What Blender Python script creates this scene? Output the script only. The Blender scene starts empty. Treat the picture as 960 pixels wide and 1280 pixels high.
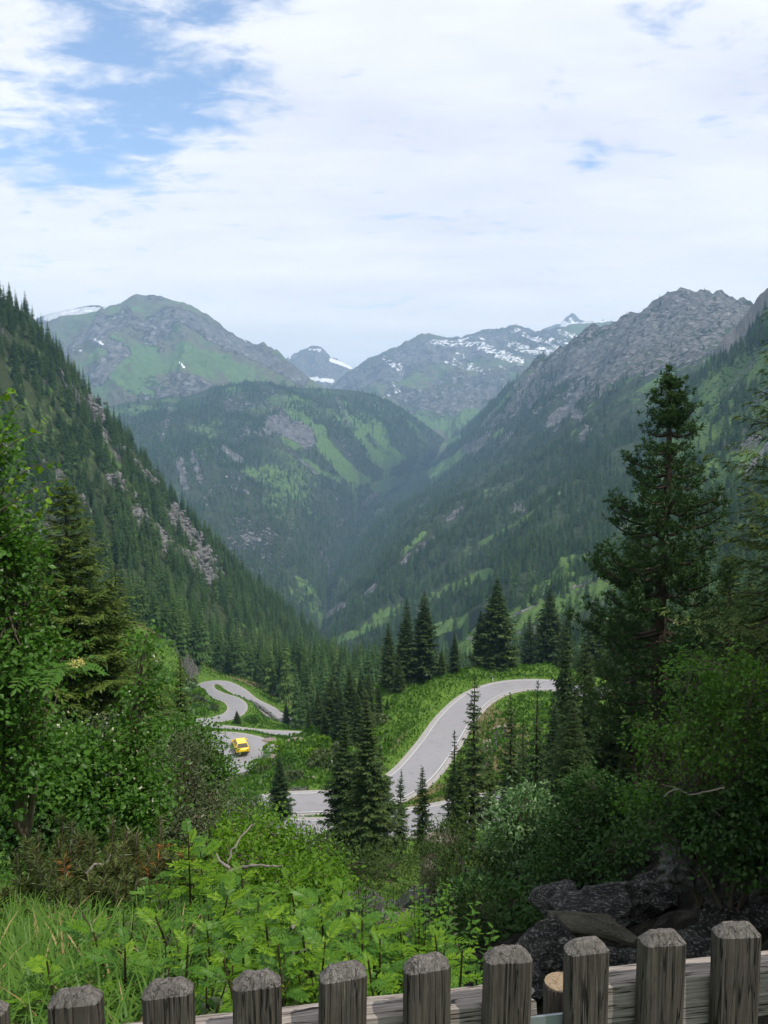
import bpy, math, random
import numpy as np
from mathutils import Vector, Matrix

# ------------------------------------------------------------------ camera, sky, sun, exposure
S = bpy.context.scene
COL = S.collection
PITCH = math.atan(0.1)
CP, SP = math.cos(PITCH), math.sin(PITCH)
SUN_AZ, SUN_EL = 122.0, 57.0          # degrees to the right of the view, above the horizon

cam_d = bpy.data.cameras.new('camera')
cam = bpy.data.objects.new('camera', cam_d)
COL.objects.link(cam)
cam_d.sensor_fit = 'VERTICAL'
cam_d.sensor_height = 36.0
cam_d.lens = 1000.0 / 1280.0 * 36.0
cam_d.clip_start = 0.05
cam_d.clip_end = 60000
cam.rotation_euler = (math.pi / 2 - PITCH, 0, 0)
S.camera = cam

S.view_settings.view_transform = 'Standard'
S.view_settings.look = 'None'
S.view_settings.exposure = 0.36
S.view_settings.gamma = 1.0
S.cycles.use_denoising = True
S.cycles.use_adaptive_sampling = True
S.cycles.adaptive_threshold = 0.015
S.cycles.max_bounces = 6
S.cycles.diffuse_bounces = 3
S.cycles.transmission_bounces = 3
S.cycles.volume_bounces = 1
S.cycles.transparent_max_bounces = 8
S.cycles.sample_clamp_indirect = 4.0


def pix_dir(u, v):
    a, b = (u - 480) / 1000.0, (640 - v) / 1000.0
    d = Vector((a, b * SP + CP, b * CP - SP))
    return d.normalized()


class NT:
    """small node-tree writer"""
    def __init__(self, tree):
        self.t = tree
        self.t.nodes.clear()

    def n(self, typ, inputs=None, **props):
        nd = self.t.nodes.new(typ)
        for k, v in props.items():
            setattr(nd, k, v)
        for k, v in (inputs or {}).items():
            sock = nd.inputs[k]
            if isinstance(v, bpy.types.NodeSocket):
                self.t.links.new(v, sock)
            else:
                sock.default_value = v
        return nd

    def math(self, op, a, b=0.0, c=0.0, clamp=False):
        nd = self.t.nodes.new('ShaderNodeMath')
        nd.operation = op
        nd.use_clamp = clamp
        for i, v in enumerate((a, b, c)):
            if isinstance(v, bpy.types.NodeSocket):
                self.t.links.new(v, nd.inputs[i])
            else:
                nd.inputs[i].default_value = v
        return nd.outputs[0]

    def smooth(self, x, lo, hi, a=0.0, b=1.0):
        nd = self.n('ShaderNodeMapRange', {0: x, 1: lo, 2: hi, 3: a, 4: b}, interpolation_type='SMOOTHSTEP')
        return nd.outputs[0]

    def mix(self, f, a, b):
        nd = self.t.nodes.new('ShaderNodeMix')
        nd.data_type = 'RGBA'
        for i, v in ((0, f), (6, a), (7, b)):
            if isinstance(v, bpy.types.NodeSocket):
                self.t.links.new(v, nd.inputs[i])
            elif i == 0:
                nd.inputs[i].default_value = v
            else:
                nd.inputs[i].default_value = (*v[:3], 1.0)
        return nd.outputs[2]

    def noise(self, vec, scale, detail=4.0, rough=0.55, dist=0.0):
        nd = self.n('ShaderNodeTexNoise', {'Scale': scale, 'Detail': detail, 'Roughness': rough, 'Distortion': dist})
        if vec is not None:
            self.t.links.new(vec, nd.inputs['Vector'])
        return nd.outputs[0]

    def map(self, vec, scale, loc=(0, 0, 0)):
        return self.n('ShaderNodeMapping', {'Vector': vec, 'Scale': scale, 'Location': loc}).outputs[0]


W = bpy.data.worlds.new('World')
S.world = W
W.use_nodes = True


def build_sky():
    t = NT(W.node_tree)
    sky = t.n('ShaderNodeTexSky')
    sky.sky_type = 'NISHITA'
    sky.sun_disc = False
    sky.sun_elevation = math.radians(SUN_EL)
    sky.sun_rotation = math.radians(SUN_AZ)
    sky.altitude = 1500
    sky.air_density = 1.0
    sky.dust_density = 0.6
    sky.ozone_density = 1.0
    co = t.n('ShaderNodeTexCoord').outputs['Generated']
    sep = t.n('ShaderNodeSeparateXYZ', {0: co})
    zc = t.math('MAXIMUM', sep.outputs[2], 0.0)
    den = t.math('ADD', zc, 0.16)
    px = t.math('DIVIDE', sep.outputs[0], den)
    py = t.math('DIVIDE', sep.outputs[1], den)
    plane = t.n('ShaderNodeCombineXYZ', {0: px, 1: py, 2: 0.0}).outputs[0]
    streak = t.map(plane, (1.0, 1.35, 1.0), (3.7, 1.3, 0))
    n1 = t.noise(streak, 1.9, 8.0, 0.62, 0.25)
    n2 = t.noise(t.map(plane, (1.0, 1.6, 1), (11, 4, 0)), 7.0, 6.0, 0.6, 0.3)
    n3 = t.noise(t.map(plane, (0.6, 1.5, 1), (1, 8, 0)), 1.3, 5.0, 0.6)

    def hole(u, v, r0, r1, amt, sx=1.0, sz=1.0):
        d = pix_dir(u, v)
        dx = t.math('MULTIPLY', t.math('SUBTRACT', sep.outputs[0], d.x), sx)
        dy = t.math('SUBTRACT', sep.outputs[1], d.y)
        dz = t.math('MULTIPLY', t.math('SUBTRACT', sep.outputs[2], d.z), sz)
        q = t.math('ADD', t.math('MULTIPLY', dx, dx), t.math('ADD', t.math('MULTIPLY', dy, dy), t.math('MULTIPLY', dz, dz)))
        q = t.math('SQRT', q)
        return t.smooth(q, r0, r1, amt, 0.0)
    bias = hole(95, 90, 0.0, 0.26, 0.55, 0.85, 1.3)
    for h in ((215, 115, 0.0, 0.11, 0.42, 0.8, 1.3), (20, 175, 0.0, 0.15, 0.36, 0.7, 1.6), (130, 205, 0.0, 0.09, 0.3, 0.6, 1.8),
              (736, 199, 0.0, 0.036, 0.56, 0.9, 1.6), (800, 55, 0.0, 0.07, 0.2, 0.9, 1.3), (300, 5, 0.0, 0.1, 0.2, 0.7, 1.2)):
        bias = t.math('ADD', bias, hole(*h))
    k = t.math('ADD', t.math('MULTIPLY', t.math('SUBTRACT', n1, 0.5), 1.7), t.math('MULTIPLY', t.math('SUBTRACT', n2, 0.5), 2.1))
    k = t.math('SUBTRACT', t.math('ADD', k, 0.52), bias)
    mask = t.smooth(k, -0.36, 0.36)
    # cloud tone: thin grey-lilac patches within white, whiter low down
    tone = t.math('ADD', t.math('MULTIPLY', t.math('SUBTRACT', n3, 0.5), 1.3), t.math('MULTIPLY', t.math('SUBTRACT', n1, 0.5), 0.6))
    tone = t.smooth(t.math('ADD', tone, 0.5), 0.1, 0.85)
    low = t.smooth(zc, 0.02, 0.34, 1.0, 0.0)
    cloud = t.mix(tone, (6.6, 6.75, 7.6), (8.9, 8.95, 9.3))
    cloud = t.mix(low, cloud, t.mix(tone, (9.3, 9.0, 8.9), (10.6, 10.2, 10.0)))
    blue = t.n('ShaderNodeHueSaturation', {'Saturation': 0.98, 'Value': 1.9, 'Color': sky.outputs[0]}).outputs[0]
    col = t.mix(mask, blue, cloud)
    bg = t.n('ShaderNodeBackground', {'Color': col, 'Strength': 0.102})
    out = t.n('ShaderNodeOutputWorld')
    t.t.links.new(bg.outputs[0], out.inputs[0])


build_sky()

sun_d = bpy.data.lights.new('sun', 'SUN')
sun_d.energy = 3.4
sun_d.angle = math.radians(0.6)
sun_d.color = (1.0, 0.95, 0.87)
sun = bpy.data.objects.new('sun', sun_d)
COL.objects.link(sun)
_az, _el = math.radians(SUN_AZ), math.radians(SUN_EL)
SUN_DIR = Vector((math.sin(_az) * math.cos(_el), math.cos(_az) * math.cos(_el), math.sin(_el)))
sun.rotation_euler = SUN_DIR.to_track_quat('Z', 'Y').to_euler()

# ------------------------------------------------------------------ helpers
R = np.random.default_rng(7)
random.seed(7)


def at(u, v, Y):
    a, b = (u - 480) / 1000.0, (640 - v) / 1000.0
    t = Y / (CP + b * SP)
    return np.array((a * t, Y, (b * CP - SP) * t))


def proj(P):
    P = np.asarray(P, float)
    d = P[..., 1] * CP - P[..., 2] * SP
    up = P[..., 1] * SP + P[..., 2] * CP
    d = np.where(np.abs(d) < 1e-3, 1e-3, d)
    return 480 + 1000 * P[..., 0] / d, 640 - 1000 * up / d, d


def _hash(ix, iy, seed):
    n = (ix.astype(np.int64) * 374761393 + iy.astype(np.int64) * 668265263 + seed * 974711) & 0xffffffff
    n = ((n ^ (n >> 13)) * 1274126177) & 0xffffffff
    return ((n ^ (n >> 16)) & 0xffffff) / float(0xffffff)


def vnoise(x, y, seed=0):
    x = np.asarray(x, float); y = np.asarray(y, float)
    ix, iy = np.floor(x), np.floor(y)
    fx, fy = x - ix, y - iy
    fx = fx * fx * fx * (fx * (fx * 6 - 15) + 10)
    fy = fy * fy * fy * (fy * (fy * 6 - 15) + 10)
    a = _hash(ix, iy, seed); b = _hash(ix + 1, iy, seed)
    c = _hash(ix, iy + 1, seed); d = _hash(ix + 1, iy + 1, seed)
    return (a + (b - a) * fx) * (1 - fy) + (c + (d - c) * fx) * fy


def fbm(x, y, octv=5, seed=0, gain=0.5):
    s, a, tot = 0, 1.0, 0
    for i in range(octv):
        s = s + a * (vnoise(x * 2 ** i + 17.3 * i, y * 2 ** i - 9.1 * i, seed + i) * 2 - 1)
        tot += a
        a *= gain
    return s / tot


def ridged(x, y, octv=5, seed=0, gain=0.5):
    s, a, tot = 0, 1.0, 0
    for i in range(octv):
        s = s + a * (1 - np.abs(vnoise(x * 2 ** i + 3.1 * i, y * 2 ** i + 7.7 * i, seed + i) * 2 - 1) * 2)
        tot += a
        a *= gain
    return s / tot


def sstep(x, a, b):
    t = np.clip((x - a) / (b - a + 1e-9), 0, 1)
    return t * t * (3 - 2 * t)


def mesh_np(name, V, F, mats=None, attrs=None, smooth=True, midx=None):
    """V (n,3), F (m,3|4) -> mesh data"""
    V = np.asarray(V, np.float32); F = np.asarray(F, np.int32)
    me = bpy.data.meshes.new(name)
    k = F.shape[1]
    me.vertices.add(len(V)); me.loops.add(F.size); me.polygons.add(len(F))
    me.vertices.foreach_set('co', V.ravel())
    me.loops.foreach_set('vertex_index', F.ravel())
    me.polygons.foreach_set('loop_start', np.arange(0, F.size, k, dtype=np.int32))
    me.polygons.foreach_set('use_smooth', np.full(len(F), smooth, bool))
    if midx is not None:
        me.polygons.foreach_set('material_index', np.asarray(midx, np.int32))
    for an, av in (attrs or {}).items():
        at_ = me.attributes.new(an, 'FLOAT', 'POINT')
        at_.data.foreach_set('value', np.asarray(av, np.float32).ravel())
    for m in (mats or []):
        me.materials.append(m)
    me.update(calc_edges=True)
    return me


def link(name, data, parent=None, kind=None, label=None, cat=None, group=None, loc=None, rot=None, scale=None):
    o = bpy.data.objects.new(name, data)
    COL.objects.link(o)
    if parent is not None:
        o.parent = parent
    if loc is not None:
        o.location = [float(q) for q in loc]
    if rot is not None:
        o.rotation_euler = rot
    if scale is not None:
        o.scale = scale
    tag(o, label, cat, group, kind)
    return o


def tag(o, label=None, cat=None, group=None, kind=None):
    for k, v in (('label', label), ('category', cat), ('group', group), ('kind', kind)):
        if v:
            o[k] = v
    return o


def grid_faces(nr, nc):
    i = np.arange(nr * nc).reshape(nr, nc)
    return np.stack([i[:-1, :-1], i[:-1, 1:], i[1:, 1:], i[1:, :-1]], -1).reshape(-1, 4)


class MB:
    """collects quads and triangles of one mesh"""
    def __init__(self):
        self.v, self.f, self.m, self.n = [], [], [], 0

    def add(self, V, F, m=0):
        V = np.asarray(V, float)
        for f in F:
            self.f.append([int(q) + self.n for q in f]); self.m.append(m)
        self.v.append(V); self.n += len(V)

    def box(self, c, s, rz=0.0, m=0, taper=1.0):
        c = np.array(c, float); s = np.array(s, float) / 2
        V = np.array([(x, y, z) for z in (-1, 1) for y in (-1, 1) for x in (-1, 1)], float) * s
        V[4:, :2] *= taper
        ca, sa = math.cos(rz), math.sin(rz)
        V = np.stack([V[:, 0] * ca - V[:, 1] * sa, V[:, 0] * sa + V[:, 1] * ca, V[:, 2]], 1) + c
        self.add(V, [(0, 2, 3, 1), (4, 5, 7, 6), (0, 1, 5, 4), (1, 3, 7, 5), (3, 2, 6, 7), (2, 0, 4, 6)], m)

    def tube(self, pts, rad, n=6, m=0, cap=True):
        pts = np.asarray(pts, float); rad = np.broadcast_to(np.asarray(rad, float), (len(pts),))
        T = np.gradient(pts, axis=0)
        T /= np.linalg.norm(T, axis=1, keepdims=True) + 1e-9
        ref = np.where(np.abs(T[:, 2:3]) > 0.9, np.array([[1.0, 0, 0]]), np.array([[0, 0, 1.0]]))
        A = np.cross(T, ref); A /= np.linalg.norm(A, axis=1, keepdims=True) + 1e-9
        B = np.cross(T, A)
        ang = np.arange(n) * 2 * math.pi / n
        V = pts[:, None] + rad[:, None, None] * (np.cos(ang)[None, :, None] * A[:, None] + np.sin(ang)[None, :, None] * B[:, None])
        k = len(pts)
        F = []
        for i in range(k - 1):
            for j in range(n):
                F.append((i * n + j, i * n + (j + 1) % n, (i + 1) * n + (j + 1) % n, (i + 1) * n + j))
        if cap:
            F.append(tuple(range((k - 1) * n, k * n)))
        self.add(V.reshape(-1, 3), F, m)

    def data(self, name, mats, smooth=False, bevel=0):
        me = bpy.data.meshes.new(name)
        me.from_pydata(np.concatenate(self.v).tolist() if self.v else [], [], self.f)
        for mt in mats:
            me.materials.append(mt)
        me.polygons.foreach_set('material_index', np.array(self.m, np.int32))
        me.polygons.foreach_set('use_smooth', np.full(len(self.f), smooth, bool))
        me.update()
        return me


# ------------------------------------------------------------------ materials
MATS = {}


def new_mat(name):
    m = bpy.data.materials.new(name)
    m.use_nodes = True
    MATS[name] = m
    return m, NT(m.node_tree)


def finish(t, col, rough=0.8, spec=0.2, bump=None, bump_s=0.3, bump_d=1.0, extra=None):
    ins = {'Base Color': col if isinstance(col, bpy.types.NodeSocket) else (*col, 1), 'Roughness': rough, 'Specular IOR Level': spec}
    p = t.n('ShaderNodeBsdfPrincipled', ins)
    if bump is not None:
        b = t.n('ShaderNodeBump', {'Height': bump, 'Strength': bump_s, 'Distance': bump_d})
        t.t.links.new(b.outputs[0], p.inputs['Normal'])
    for k, v in (extra or {}).items():
        p.inputs[k].default_value = v
    o = t.n('ShaderNodeOutputMaterial')
    t.t.links.new(p.outputs[0], o.inputs[0])


def mat_leaf(name, dark, mid, light, transl=0.3, gloss=0.06, instance=False):
    m, t = new_mat(name)
    tint = t.n('ShaderNodeAttribute', attribute_name='tint').outputs['Fac']
    rnd = t.n('ShaderNodeObjectInfo').outputs['Random']
    f = t.math('ADD', t.math('MULTIPLY', tint, 0.75 if not instance else 0.5), t.math('MULTIPLY', rnd, 0.25 if not instance else 0.5))
    c = t.mix(t.smooth(f, 0.05, 0.55), dark, mid)
    c = t.mix(t.smooth(f, 0.5, 0.98), c, light)
    d = t.n('ShaderNodeBsdfDiffuse', {'Color': c})
    hue = t.n('ShaderNodeHueSaturation', {'Saturation': 1.1, 'Value': 1.35, 'Color': c})
    tr = t.n('ShaderNodeBsdfTranslucent', {'Color': hue.outputs[0]})
    mx = t.n('ShaderNodeMixShader', {0: transl, 1: d.outputs[0], 2: tr.outputs[0]})
    last = mx
    if gloss > 0:
        g = t.n('ShaderNodeBsdfGlossy', {'Color': (0.9, 0.95, 0.85, 1), 'Roughness': 0.42})
        last = t.n('ShaderNodeMixShader', {0: gloss, 1: mx.outputs[0], 2: g.outputs[0]})
    o = t.n('ShaderNodeOutputMaterial')
    t.t.links.new(last.outputs[0], o.inputs[0])
    return m


def mat_bark(name, a, b, scale=12):
    m, t = new_mat(name)
    co = t.n('ShaderNodeTexCoord').outputs['Object']
    n = t.noise(t.map(co, (scale, scale, scale * 0.25)), 1.0, 5, 0.65)
    finish(t, t.mix(n, a, b), 0.9, 0.1, n, 0.6, 0.02)
    return m


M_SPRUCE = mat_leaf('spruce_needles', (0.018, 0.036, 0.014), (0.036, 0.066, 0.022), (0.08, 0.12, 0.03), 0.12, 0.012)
M_SPRUCE_Y = mat_leaf('spruce_needles_yellow', (0.022, 0.044, 0.012), (0.048, 0.086, 0.018), (0.115, 0.155, 0.03), 0.15, 0.012)  # yellower needle tone
M_FOREST = mat_leaf('forest_needles', (0.026, 0.056, 0.022), (0.064, 0.12, 0.04), (0.14, 0.215, 0.06), 0.2, 0.0, True)
M_PINE = mat_leaf('pine_needles', (0.018, 0.042, 0.015), (0.042, 0.085, 0.025), (0.085, 0.14, 0.035), 0.12, 0.012)
M_LARCH = mat_leaf('larch_needles', (0.028, 0.052, 0.017), (0.052, 0.085, 0.024), (0.10, 0.13, 0.032), 0.15, 0.012)
M_MUGO = mat_leaf('mugo_needles', (0.03, 0.045, 0.012), (0.06, 0.085, 0.02), (0.13, 0.14, 0.035), 0.12, 0.03)
M_LEAF = mat_leaf('broad_leaf', (0.028, 0.07, 0.012), (0.062, 0.152, 0.02), (0.135, 0.255, 0.035), 0.35, 0.015)
M_LEAF_D = mat_leaf('broad_leaf_dark', (0.02, 0.05, 0.012), (0.036, 0.09, 0.018), (0.07, 0.15, 0.03), 0.3, 0.015)
M_LEAF_Y = mat_leaf('fresh_leaf', (0.045, 0.11, 0.010), (0.095, 0.20, 0.014), (0.22, 0.33, 0.025), 0.36, 0.012)
M_GRASS = mat_leaf('grass_blade', (0.034, 0.08, 0.011), (0.062, 0.14, 0.018), (0.13, 0.215, 0.03), 0.3, 0.012)
M_DEAD = mat_leaf('dead_grass', (0.14, 0.10, 0.04), (0.26, 0.19, 0.09), (0.40, 0.31, 0.17), 0.2, 0.0)
M_ORANGE = mat_leaf('dead_needles', (0.12, 0.055, 0.018), (0.22, 0.09, 0.025), (0.32, 0.15, 0.05), 0.15, 0.0)
M_WILLOW = mat_leaf('willow_leaf', (0.035, 0.05, 0.018), (0.06, 0.085, 0.026), (0.11, 0.14, 0.045), 0.25, 0.04)
M_SILVER = mat_leaf('pale_leaf', (0.045, 0.10, 0.028), (0.08, 0.17, 0.045), (0.16, 0.27, 0.08), 0.3, 0.05)
M_BLOSSOM = mat_leaf('blossom', (0.55, 0.52, 0.35), (0.68, 0.66, 0.5), (0.78, 0.78, 0.68), 0.2, 0.0)
M_YFLOWER = mat_leaf('yellow_blossom', (0.5, 0.42, 0.14), (0.62, 0.54, 0.2), (0.7, 0.64, 0.3), 0.2, 0.0)
M_BARK = mat_bark('conifer_bark', (0.028, 0.022, 0.017), (0.085, 0.066, 0.05))
M_BARK_L = mat_bark('pale_bark', (0.12, 0.10, 0.08), (0.33, 0.29, 0.25), 20)
M_TWIG = mat_bark('grey_twig', (0.07, 0.055, 0.04), (0.16, 0.13, 0.10), 20)
M_STEM = mat_bark('green_stem', (0.03, 0.035, 0.012), (0.06, 0.045, 0.02), 30)


def mat_ground(name, grass, dry, rock, rock_scale, fine):
    """land with attributes: green, rock, snow, bare(0..1), broken up by noise at two sizes"""
    m, t = new_mat(name)
    co = t.n('ShaderNodeTexCoord').outputs['Object']
    A = lambda s: t.n('ShaderNodeAttribute', attribute_name=s).outputs['Fac']
    nb = t.noise(co, rock_scale, 6, 0.65, 0.4)
    nf = t.noise(co, fine, 7, 0.68)
    ns = t.noise(t.map(co, (1, 1, 0.35)), rock_scale * 4.0, 6, 0.7, 0.6)
    g = t.mix(nb, grass[0], grass[1])
    g = t.mix(t.smooth(nf, 0.42, 0.7), g, grass[2])
    d = t.mix(nf, dry[0], dry[1])
    r = t.mix(t.smooth(ns, 0.3, 0.7), rock[0], rock[1])
    r = t.mix(t.smooth(nf, 0.5, 0.75), r, rock[2])
    jit = t.math('MULTIPLY', t.math('SUBTRACT', t.math('ADD', t.math('MULTIPLY', nf, 0.6), t.math('MULTIPLY', ns, 0.4)), 0.5), 2.1)
    c = t.mix(t.smooth(t.math('ADD', A('green'), jit), 0.38, 0.62), d, g)
    rk = t.smooth(t.math('ADD', A('rock'), jit), 0.4, 0.6)
    c = t.mix(rk, c, r)
    sn = t.smooth(t.math('ADD', t.math('MULTIPLY', A('snow'), 0.62), t.math('MULTIPLY', jit, 0.9)), 0.47, 0.56)
    c = t.mix(sn, c, (0.8, 0.82, 0.86))
    c = t.mix(t.smooth(t.math('ADD', A('gully_shade'), jit), 0.4, 0.62), c, t.mix(t.smooth(nf, 0.45, 0.65), (0.014, 0.013, 0.010), (0.05, 0.047, 0.038)))  # gully shade painted into the ground colour, down to near-black
    h = t.math('ADD', t.math('MULTIPLY', ns, rk), t.math('MULTIPLY', nf, 0.35))
    finish(t, c, 0.95, 0.05, h, 1.0, 0.16 / rock_scale)
    return m


ROCK = ((0.10, 0.10, 0.10), (0.19, 0.185, 0.18), (0.32, 0.315, 0.30))
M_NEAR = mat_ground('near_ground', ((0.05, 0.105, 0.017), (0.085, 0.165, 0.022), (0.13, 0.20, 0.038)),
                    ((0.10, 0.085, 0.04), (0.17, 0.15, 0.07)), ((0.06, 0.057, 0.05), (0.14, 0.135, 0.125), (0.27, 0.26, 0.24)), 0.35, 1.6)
M_SLOPE = mat_ground('slope_ground', ((0.05, 0.095, 0.025), (0.075, 0.135, 0.03), (0.11, 0.165, 0.05)),
                     ((0.028, 0.042, 0.018), (0.05, 0.065, 0.03)), ROCK, 0.045, 0.22)
M_FAR = mat_ground('mountain_ground', ((0.06, 0.11, 0.045), (0.085, 0.15, 0.05), (0.11, 0.16, 0.06)),
                   ((0.075, 0.085, 0.055), (0.13, 0.125, 0.095)), ((0.07, 0.07, 0.072), (0.16, 0.157, 0.155), (0.32, 0.315, 0.305)), 0.006, 0.03)


def mat_rock(name, a, b, c, sc=3.0):
    m, t = new_mat(name)
    co = t.n('ShaderNodeTexCoord').outputs['Object']
    n1 = t.noise(co, sc, 6, 0.65, 0.5); n2 = t.noise(t.map(co, (1, 1, 3)), sc * 4, 6, 0.7)
    col = t.mix(t.smooth(n1, 0.35, 0.65), a, b)
    col = t.mix(t.smooth(n2, 0.50, 0.66), col, c)
    finish(t, col, 0.85, 0.25, t.math('ADD', n1, n2), 0.8, 0.15 / sc)
    return m


M_ROCK = mat_rock('grey_rock', (0.08, 0.08, 0.077), (0.165, 0.163, 0.157), (0.275, 0.272, 0.262), 2.0)
M_ROCK_W = mat_rock('warm_rock', (0.13, 0.105, 0.08), (0.28, 0.235, 0.19), (0.42, 0.37, 0.32), 1.5)
M_ROCK_D = mat_rock('dark_speckled_rock', (0.010, 0.010, 0.009), (0.03, 0.029, 0.026), (0.20, 0.195, 0.18), 2.4)  # near-black rock with pale speckles


def mat_asphalt():
    m, t = new_mat('asphalt')
    co = t.n('ShaderNodeTexCoord').outputs['Object']
    n = t.noise(co, 0.35, 5, 0.6); f = t.noise(co, 9.0, 3, 0.7)
    c = t.mix(n, (0.235, 0.228, 0.242), (0.29, 0.282, 0.296))
    c = t.mix(t.math('MULTIPLY', f, 0.5), c, (0.225, 0.22, 0.23))
    st = t.noise(t.map(co, (0.9, 0.9, 0.9)), 0.12, 6, 0.7, 1.2)
    c = t.mix(t.smooth(st, 0.40, 0.66), c, (0.232, 0.227, 0.233))
    crk = t.math('ABSOLUTE', t.math('SUBTRACT', t.noise(co, 0.22, 5, 0.6, 0.8), 0.5))
    c = t.mix(t.smooth(crk, 0.001, 0.006), (0.17, 0.167, 0.17), c)
    finish(t, c, 0.75, 0.3, f, 0.15, 0.01)
    return m


M_ASPHALT = mat_asphalt()


def mat_plain(name, col, rough=0.6, spec=0.3, var=0.15, sc=6.0, metal=0.0, coat=0.0):
    m, t = new_mat(name)
    co = t.n('ShaderNodeTexCoord').outputs['Object']
    n = t.noise(co, sc, 4, 0.6)
    lo = tuple(q * (1 - var) for q in col); hi = tuple(min(1, q * (1 + var)) for q in col)
    finish(t, t.mix(n, lo, hi), rough, spec, None, extra={'Metallic': metal, 'Coat Weight': coat})
    return m


M_LINE = mat_plain('road_paint', (0.52, 0.52, 0.515), 0.6, 0.3, 0.08, 3.0)
M_GRAVEL = mat_plain('gravel', (0.30, 0.285, 0.27), 0.95, 0.1, 0.4, 2.5)
M_YELLOW = mat_plain('yellow_paint', (0.88, 0.60, 0.015), 0.3, 0.5, 0.03, 2.0, 0.0, 0.6)
M_GLASS = mat_plain('car_glass', (0.10, 0.075, 0.03), 0.08, 0.8, 0.1, 2.0)
M_RUBBER = mat_plain('rubber', (0.02, 0.02, 0.02), 0.8, 0.2, 0.2)
M_STEEL = mat_plain('galvanised_steel', (0.26, 0.29, 0.31), 0.5, 0.5, 0.2, 25.0, 0.5)
M_RED = mat_plain('red_lens', (0.45, 0.03, 0.02), 0.3, 0.5)


def mat_wood(name, dark, mid, light, axis=2, crack_depth=0.25):
    m, t = new_mat(name)
    co = t.n('ShaderNodeTexCoord').outputs['Object']
    rnd = t.n('ShaderNodeObjectInfo').outputs['Random']
    off = t.n('ShaderNodeCombineXYZ', {0: t.math('MULTIPLY', rnd, 37.0), 1: 0.0, 2: t.math('MULTIPLY', rnd, 11.0)}).outputs[0]
    v = t.n('ShaderNodeVectorMath', {0: co, 1: off}, operation='ADD').outputs[0]
    st = [210.0, 210.0, 210.0]; st[axis] = 7.0
    g = t.noise(t.map(v, tuple(st)), 1.0, 7, 0.7, 0.6)
    st2 = [520.0, 520.0, 520.0]; st2[axis] = 30.0
    g2 = t.noise(t.map(v, tuple(st2)), 1.0, 4, 0.7)
    st3 = [75.0, 75.0, 75.0]; st3[axis] = 2.6
    cr = t.noise(t.map(v, tuple(st3)), 1.0, 3, 0.5, 0.4)
    blot = t.noise(v, 14.0, 5, 0.65)
    c = t.mix(t.smooth(g, 0.3, 0.7), dark, mid)
    c = t.mix(t.math('MULTIPLY', t.smooth(g2, 0.48, 0.75), t.smooth(blot, 0.35, 0.7)), c, light)
    crack = t.smooth(t.math('ABSOLUTE', t.math('SUBTRACT', cr, 0.5)), 0.003, 0.018)
    c = t.mix(crack, tuple(q * crack_depth for q in dark), c)
    h = t.math('ADD', t.math('MULTIPLY', g, 0.6), t.math('ADD', t.math('MULTIPLY', g2, 0.4), t.math('MULTIPLY', crack, 1.2)))
    finish(t, c, 0.85, 0.2, h, 0.75, 0.003)
    return m


M_PICKET = mat_wood('weathered_picket', (0.034, 0.028, 0.023), (0.083, 0.071, 0.058), (0.175, 0.157, 0.133))
M_ENDGRAIN = None
M_ENDGRAIN = mat_wood('bleached_top', (0.055, 0.048, 0.041), (0.15, 0.138, 0.122), (0.34, 0.32, 0.295), 2, 0.9)
M_RAIL = mat_wood('weathered_rail', (0.16, 0.135, 0.115), (0.34, 0.30, 0.265), (0.50, 0.455, 0.41), 0)
M_LOG = mat_wood('log_end', (0.20, 0.145, 0.09), (0.33, 0.25, 0.16), (0.42, 0.34, 0.24), 2, 0.8)

# ------------------------------------------------------------------ near land: one height function through surveyed points
ROADS = {}     # name -> dense centre line (n,3), half width


def smooth_path(pts, step=1.0):
    """Catmull-Rom through the points, resampled evenly"""
    P = np.array(pts, float)
    P = np.vstack([2 * P[0] - P[1], P, 2 * P[-1] - P[-2]])
    out = []
    for i in range(1, len(P) - 2):
        n = max(4, int(np.linalg.norm(P[i + 1] - P[i]) / step * 2))
        t = np.linspace(0, 1, n, endpoint=False)[:, None]
        p0, p1, p2, p3 = P[i - 1], P[i], P[i + 1], P[i + 2]
        out.append(0.5 * (2 * p1 + (p2 - p0) * t + (2 * p0 - 5 * p1 + 4 * p2 - p3) * t ** 2 + (3 * p1 - p0 - 3 * p2 + p3) * t ** 3))
    out.append(P[-2:-1])
    Q = np.vstack(out)
    s = np.r_[0, np.cumsum(np.linalg.norm(np.diff(Q, axis=0), axis=1))]
    k = max(4, int(s[-1] / step))
    u = np.linspace(0, s[-1], k)
    Q = np.stack([np.interp(u, s, Q[:, j]) for j in range(3)], 1)
    for _ in range(3):
        Q[1:-1, 2] = (Q[:-2, 2] + Q[1:-1, 2] + Q[2:, 2]) / 3
    return Q


def zy(u, v, z):
    """the point at height z seen at (u, v)"""
    b = (640 - v) / 1000.0
    a = (u - 480) / 1000.0
    t = z / (b * CP - SP)
    return np.array((a * t, t * (CP + b * SP), z))


upper = [zy(790, 985, -38.2), zy(700, 992, -38.6), zy(620, 1006, -39.0), zy(530, 1024, -39.3), zy(440, 1037, -39.5), zy(385, 1039, -39.6),
         zy(340, 1034, -39.8), zy(318, 1020, -40.1), zy(340, 1006, -40.35), zy(385, 1003, -40.6), zy(430, 1001, -40.7), zy(475, 993, -40.8), zy(515, 970, -41.2), zy(546, 933, -41.7),
         zy(572, 895, -42.2), zy(602, 869, -42.5), zy(640, 857, -42.8), zy(690, 856, -43.0), zy(740, 864, -43.3), zy(800, 868, -43.8), zy(860, 866, -44)]
ROADS['upper'] = (smooth_path(upper), 2.45)
lower = [zy(180, 930, -54), zy(235, 926, -55), zy(280, 927, -55.8), zy(308, 933, -56.0), zy(317, 944, -56.2), zy(308, 957, -56.6), zy(285, 968, -57), zy(240, 978, -57.6), zy(190, 985, -58.4)]
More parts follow.
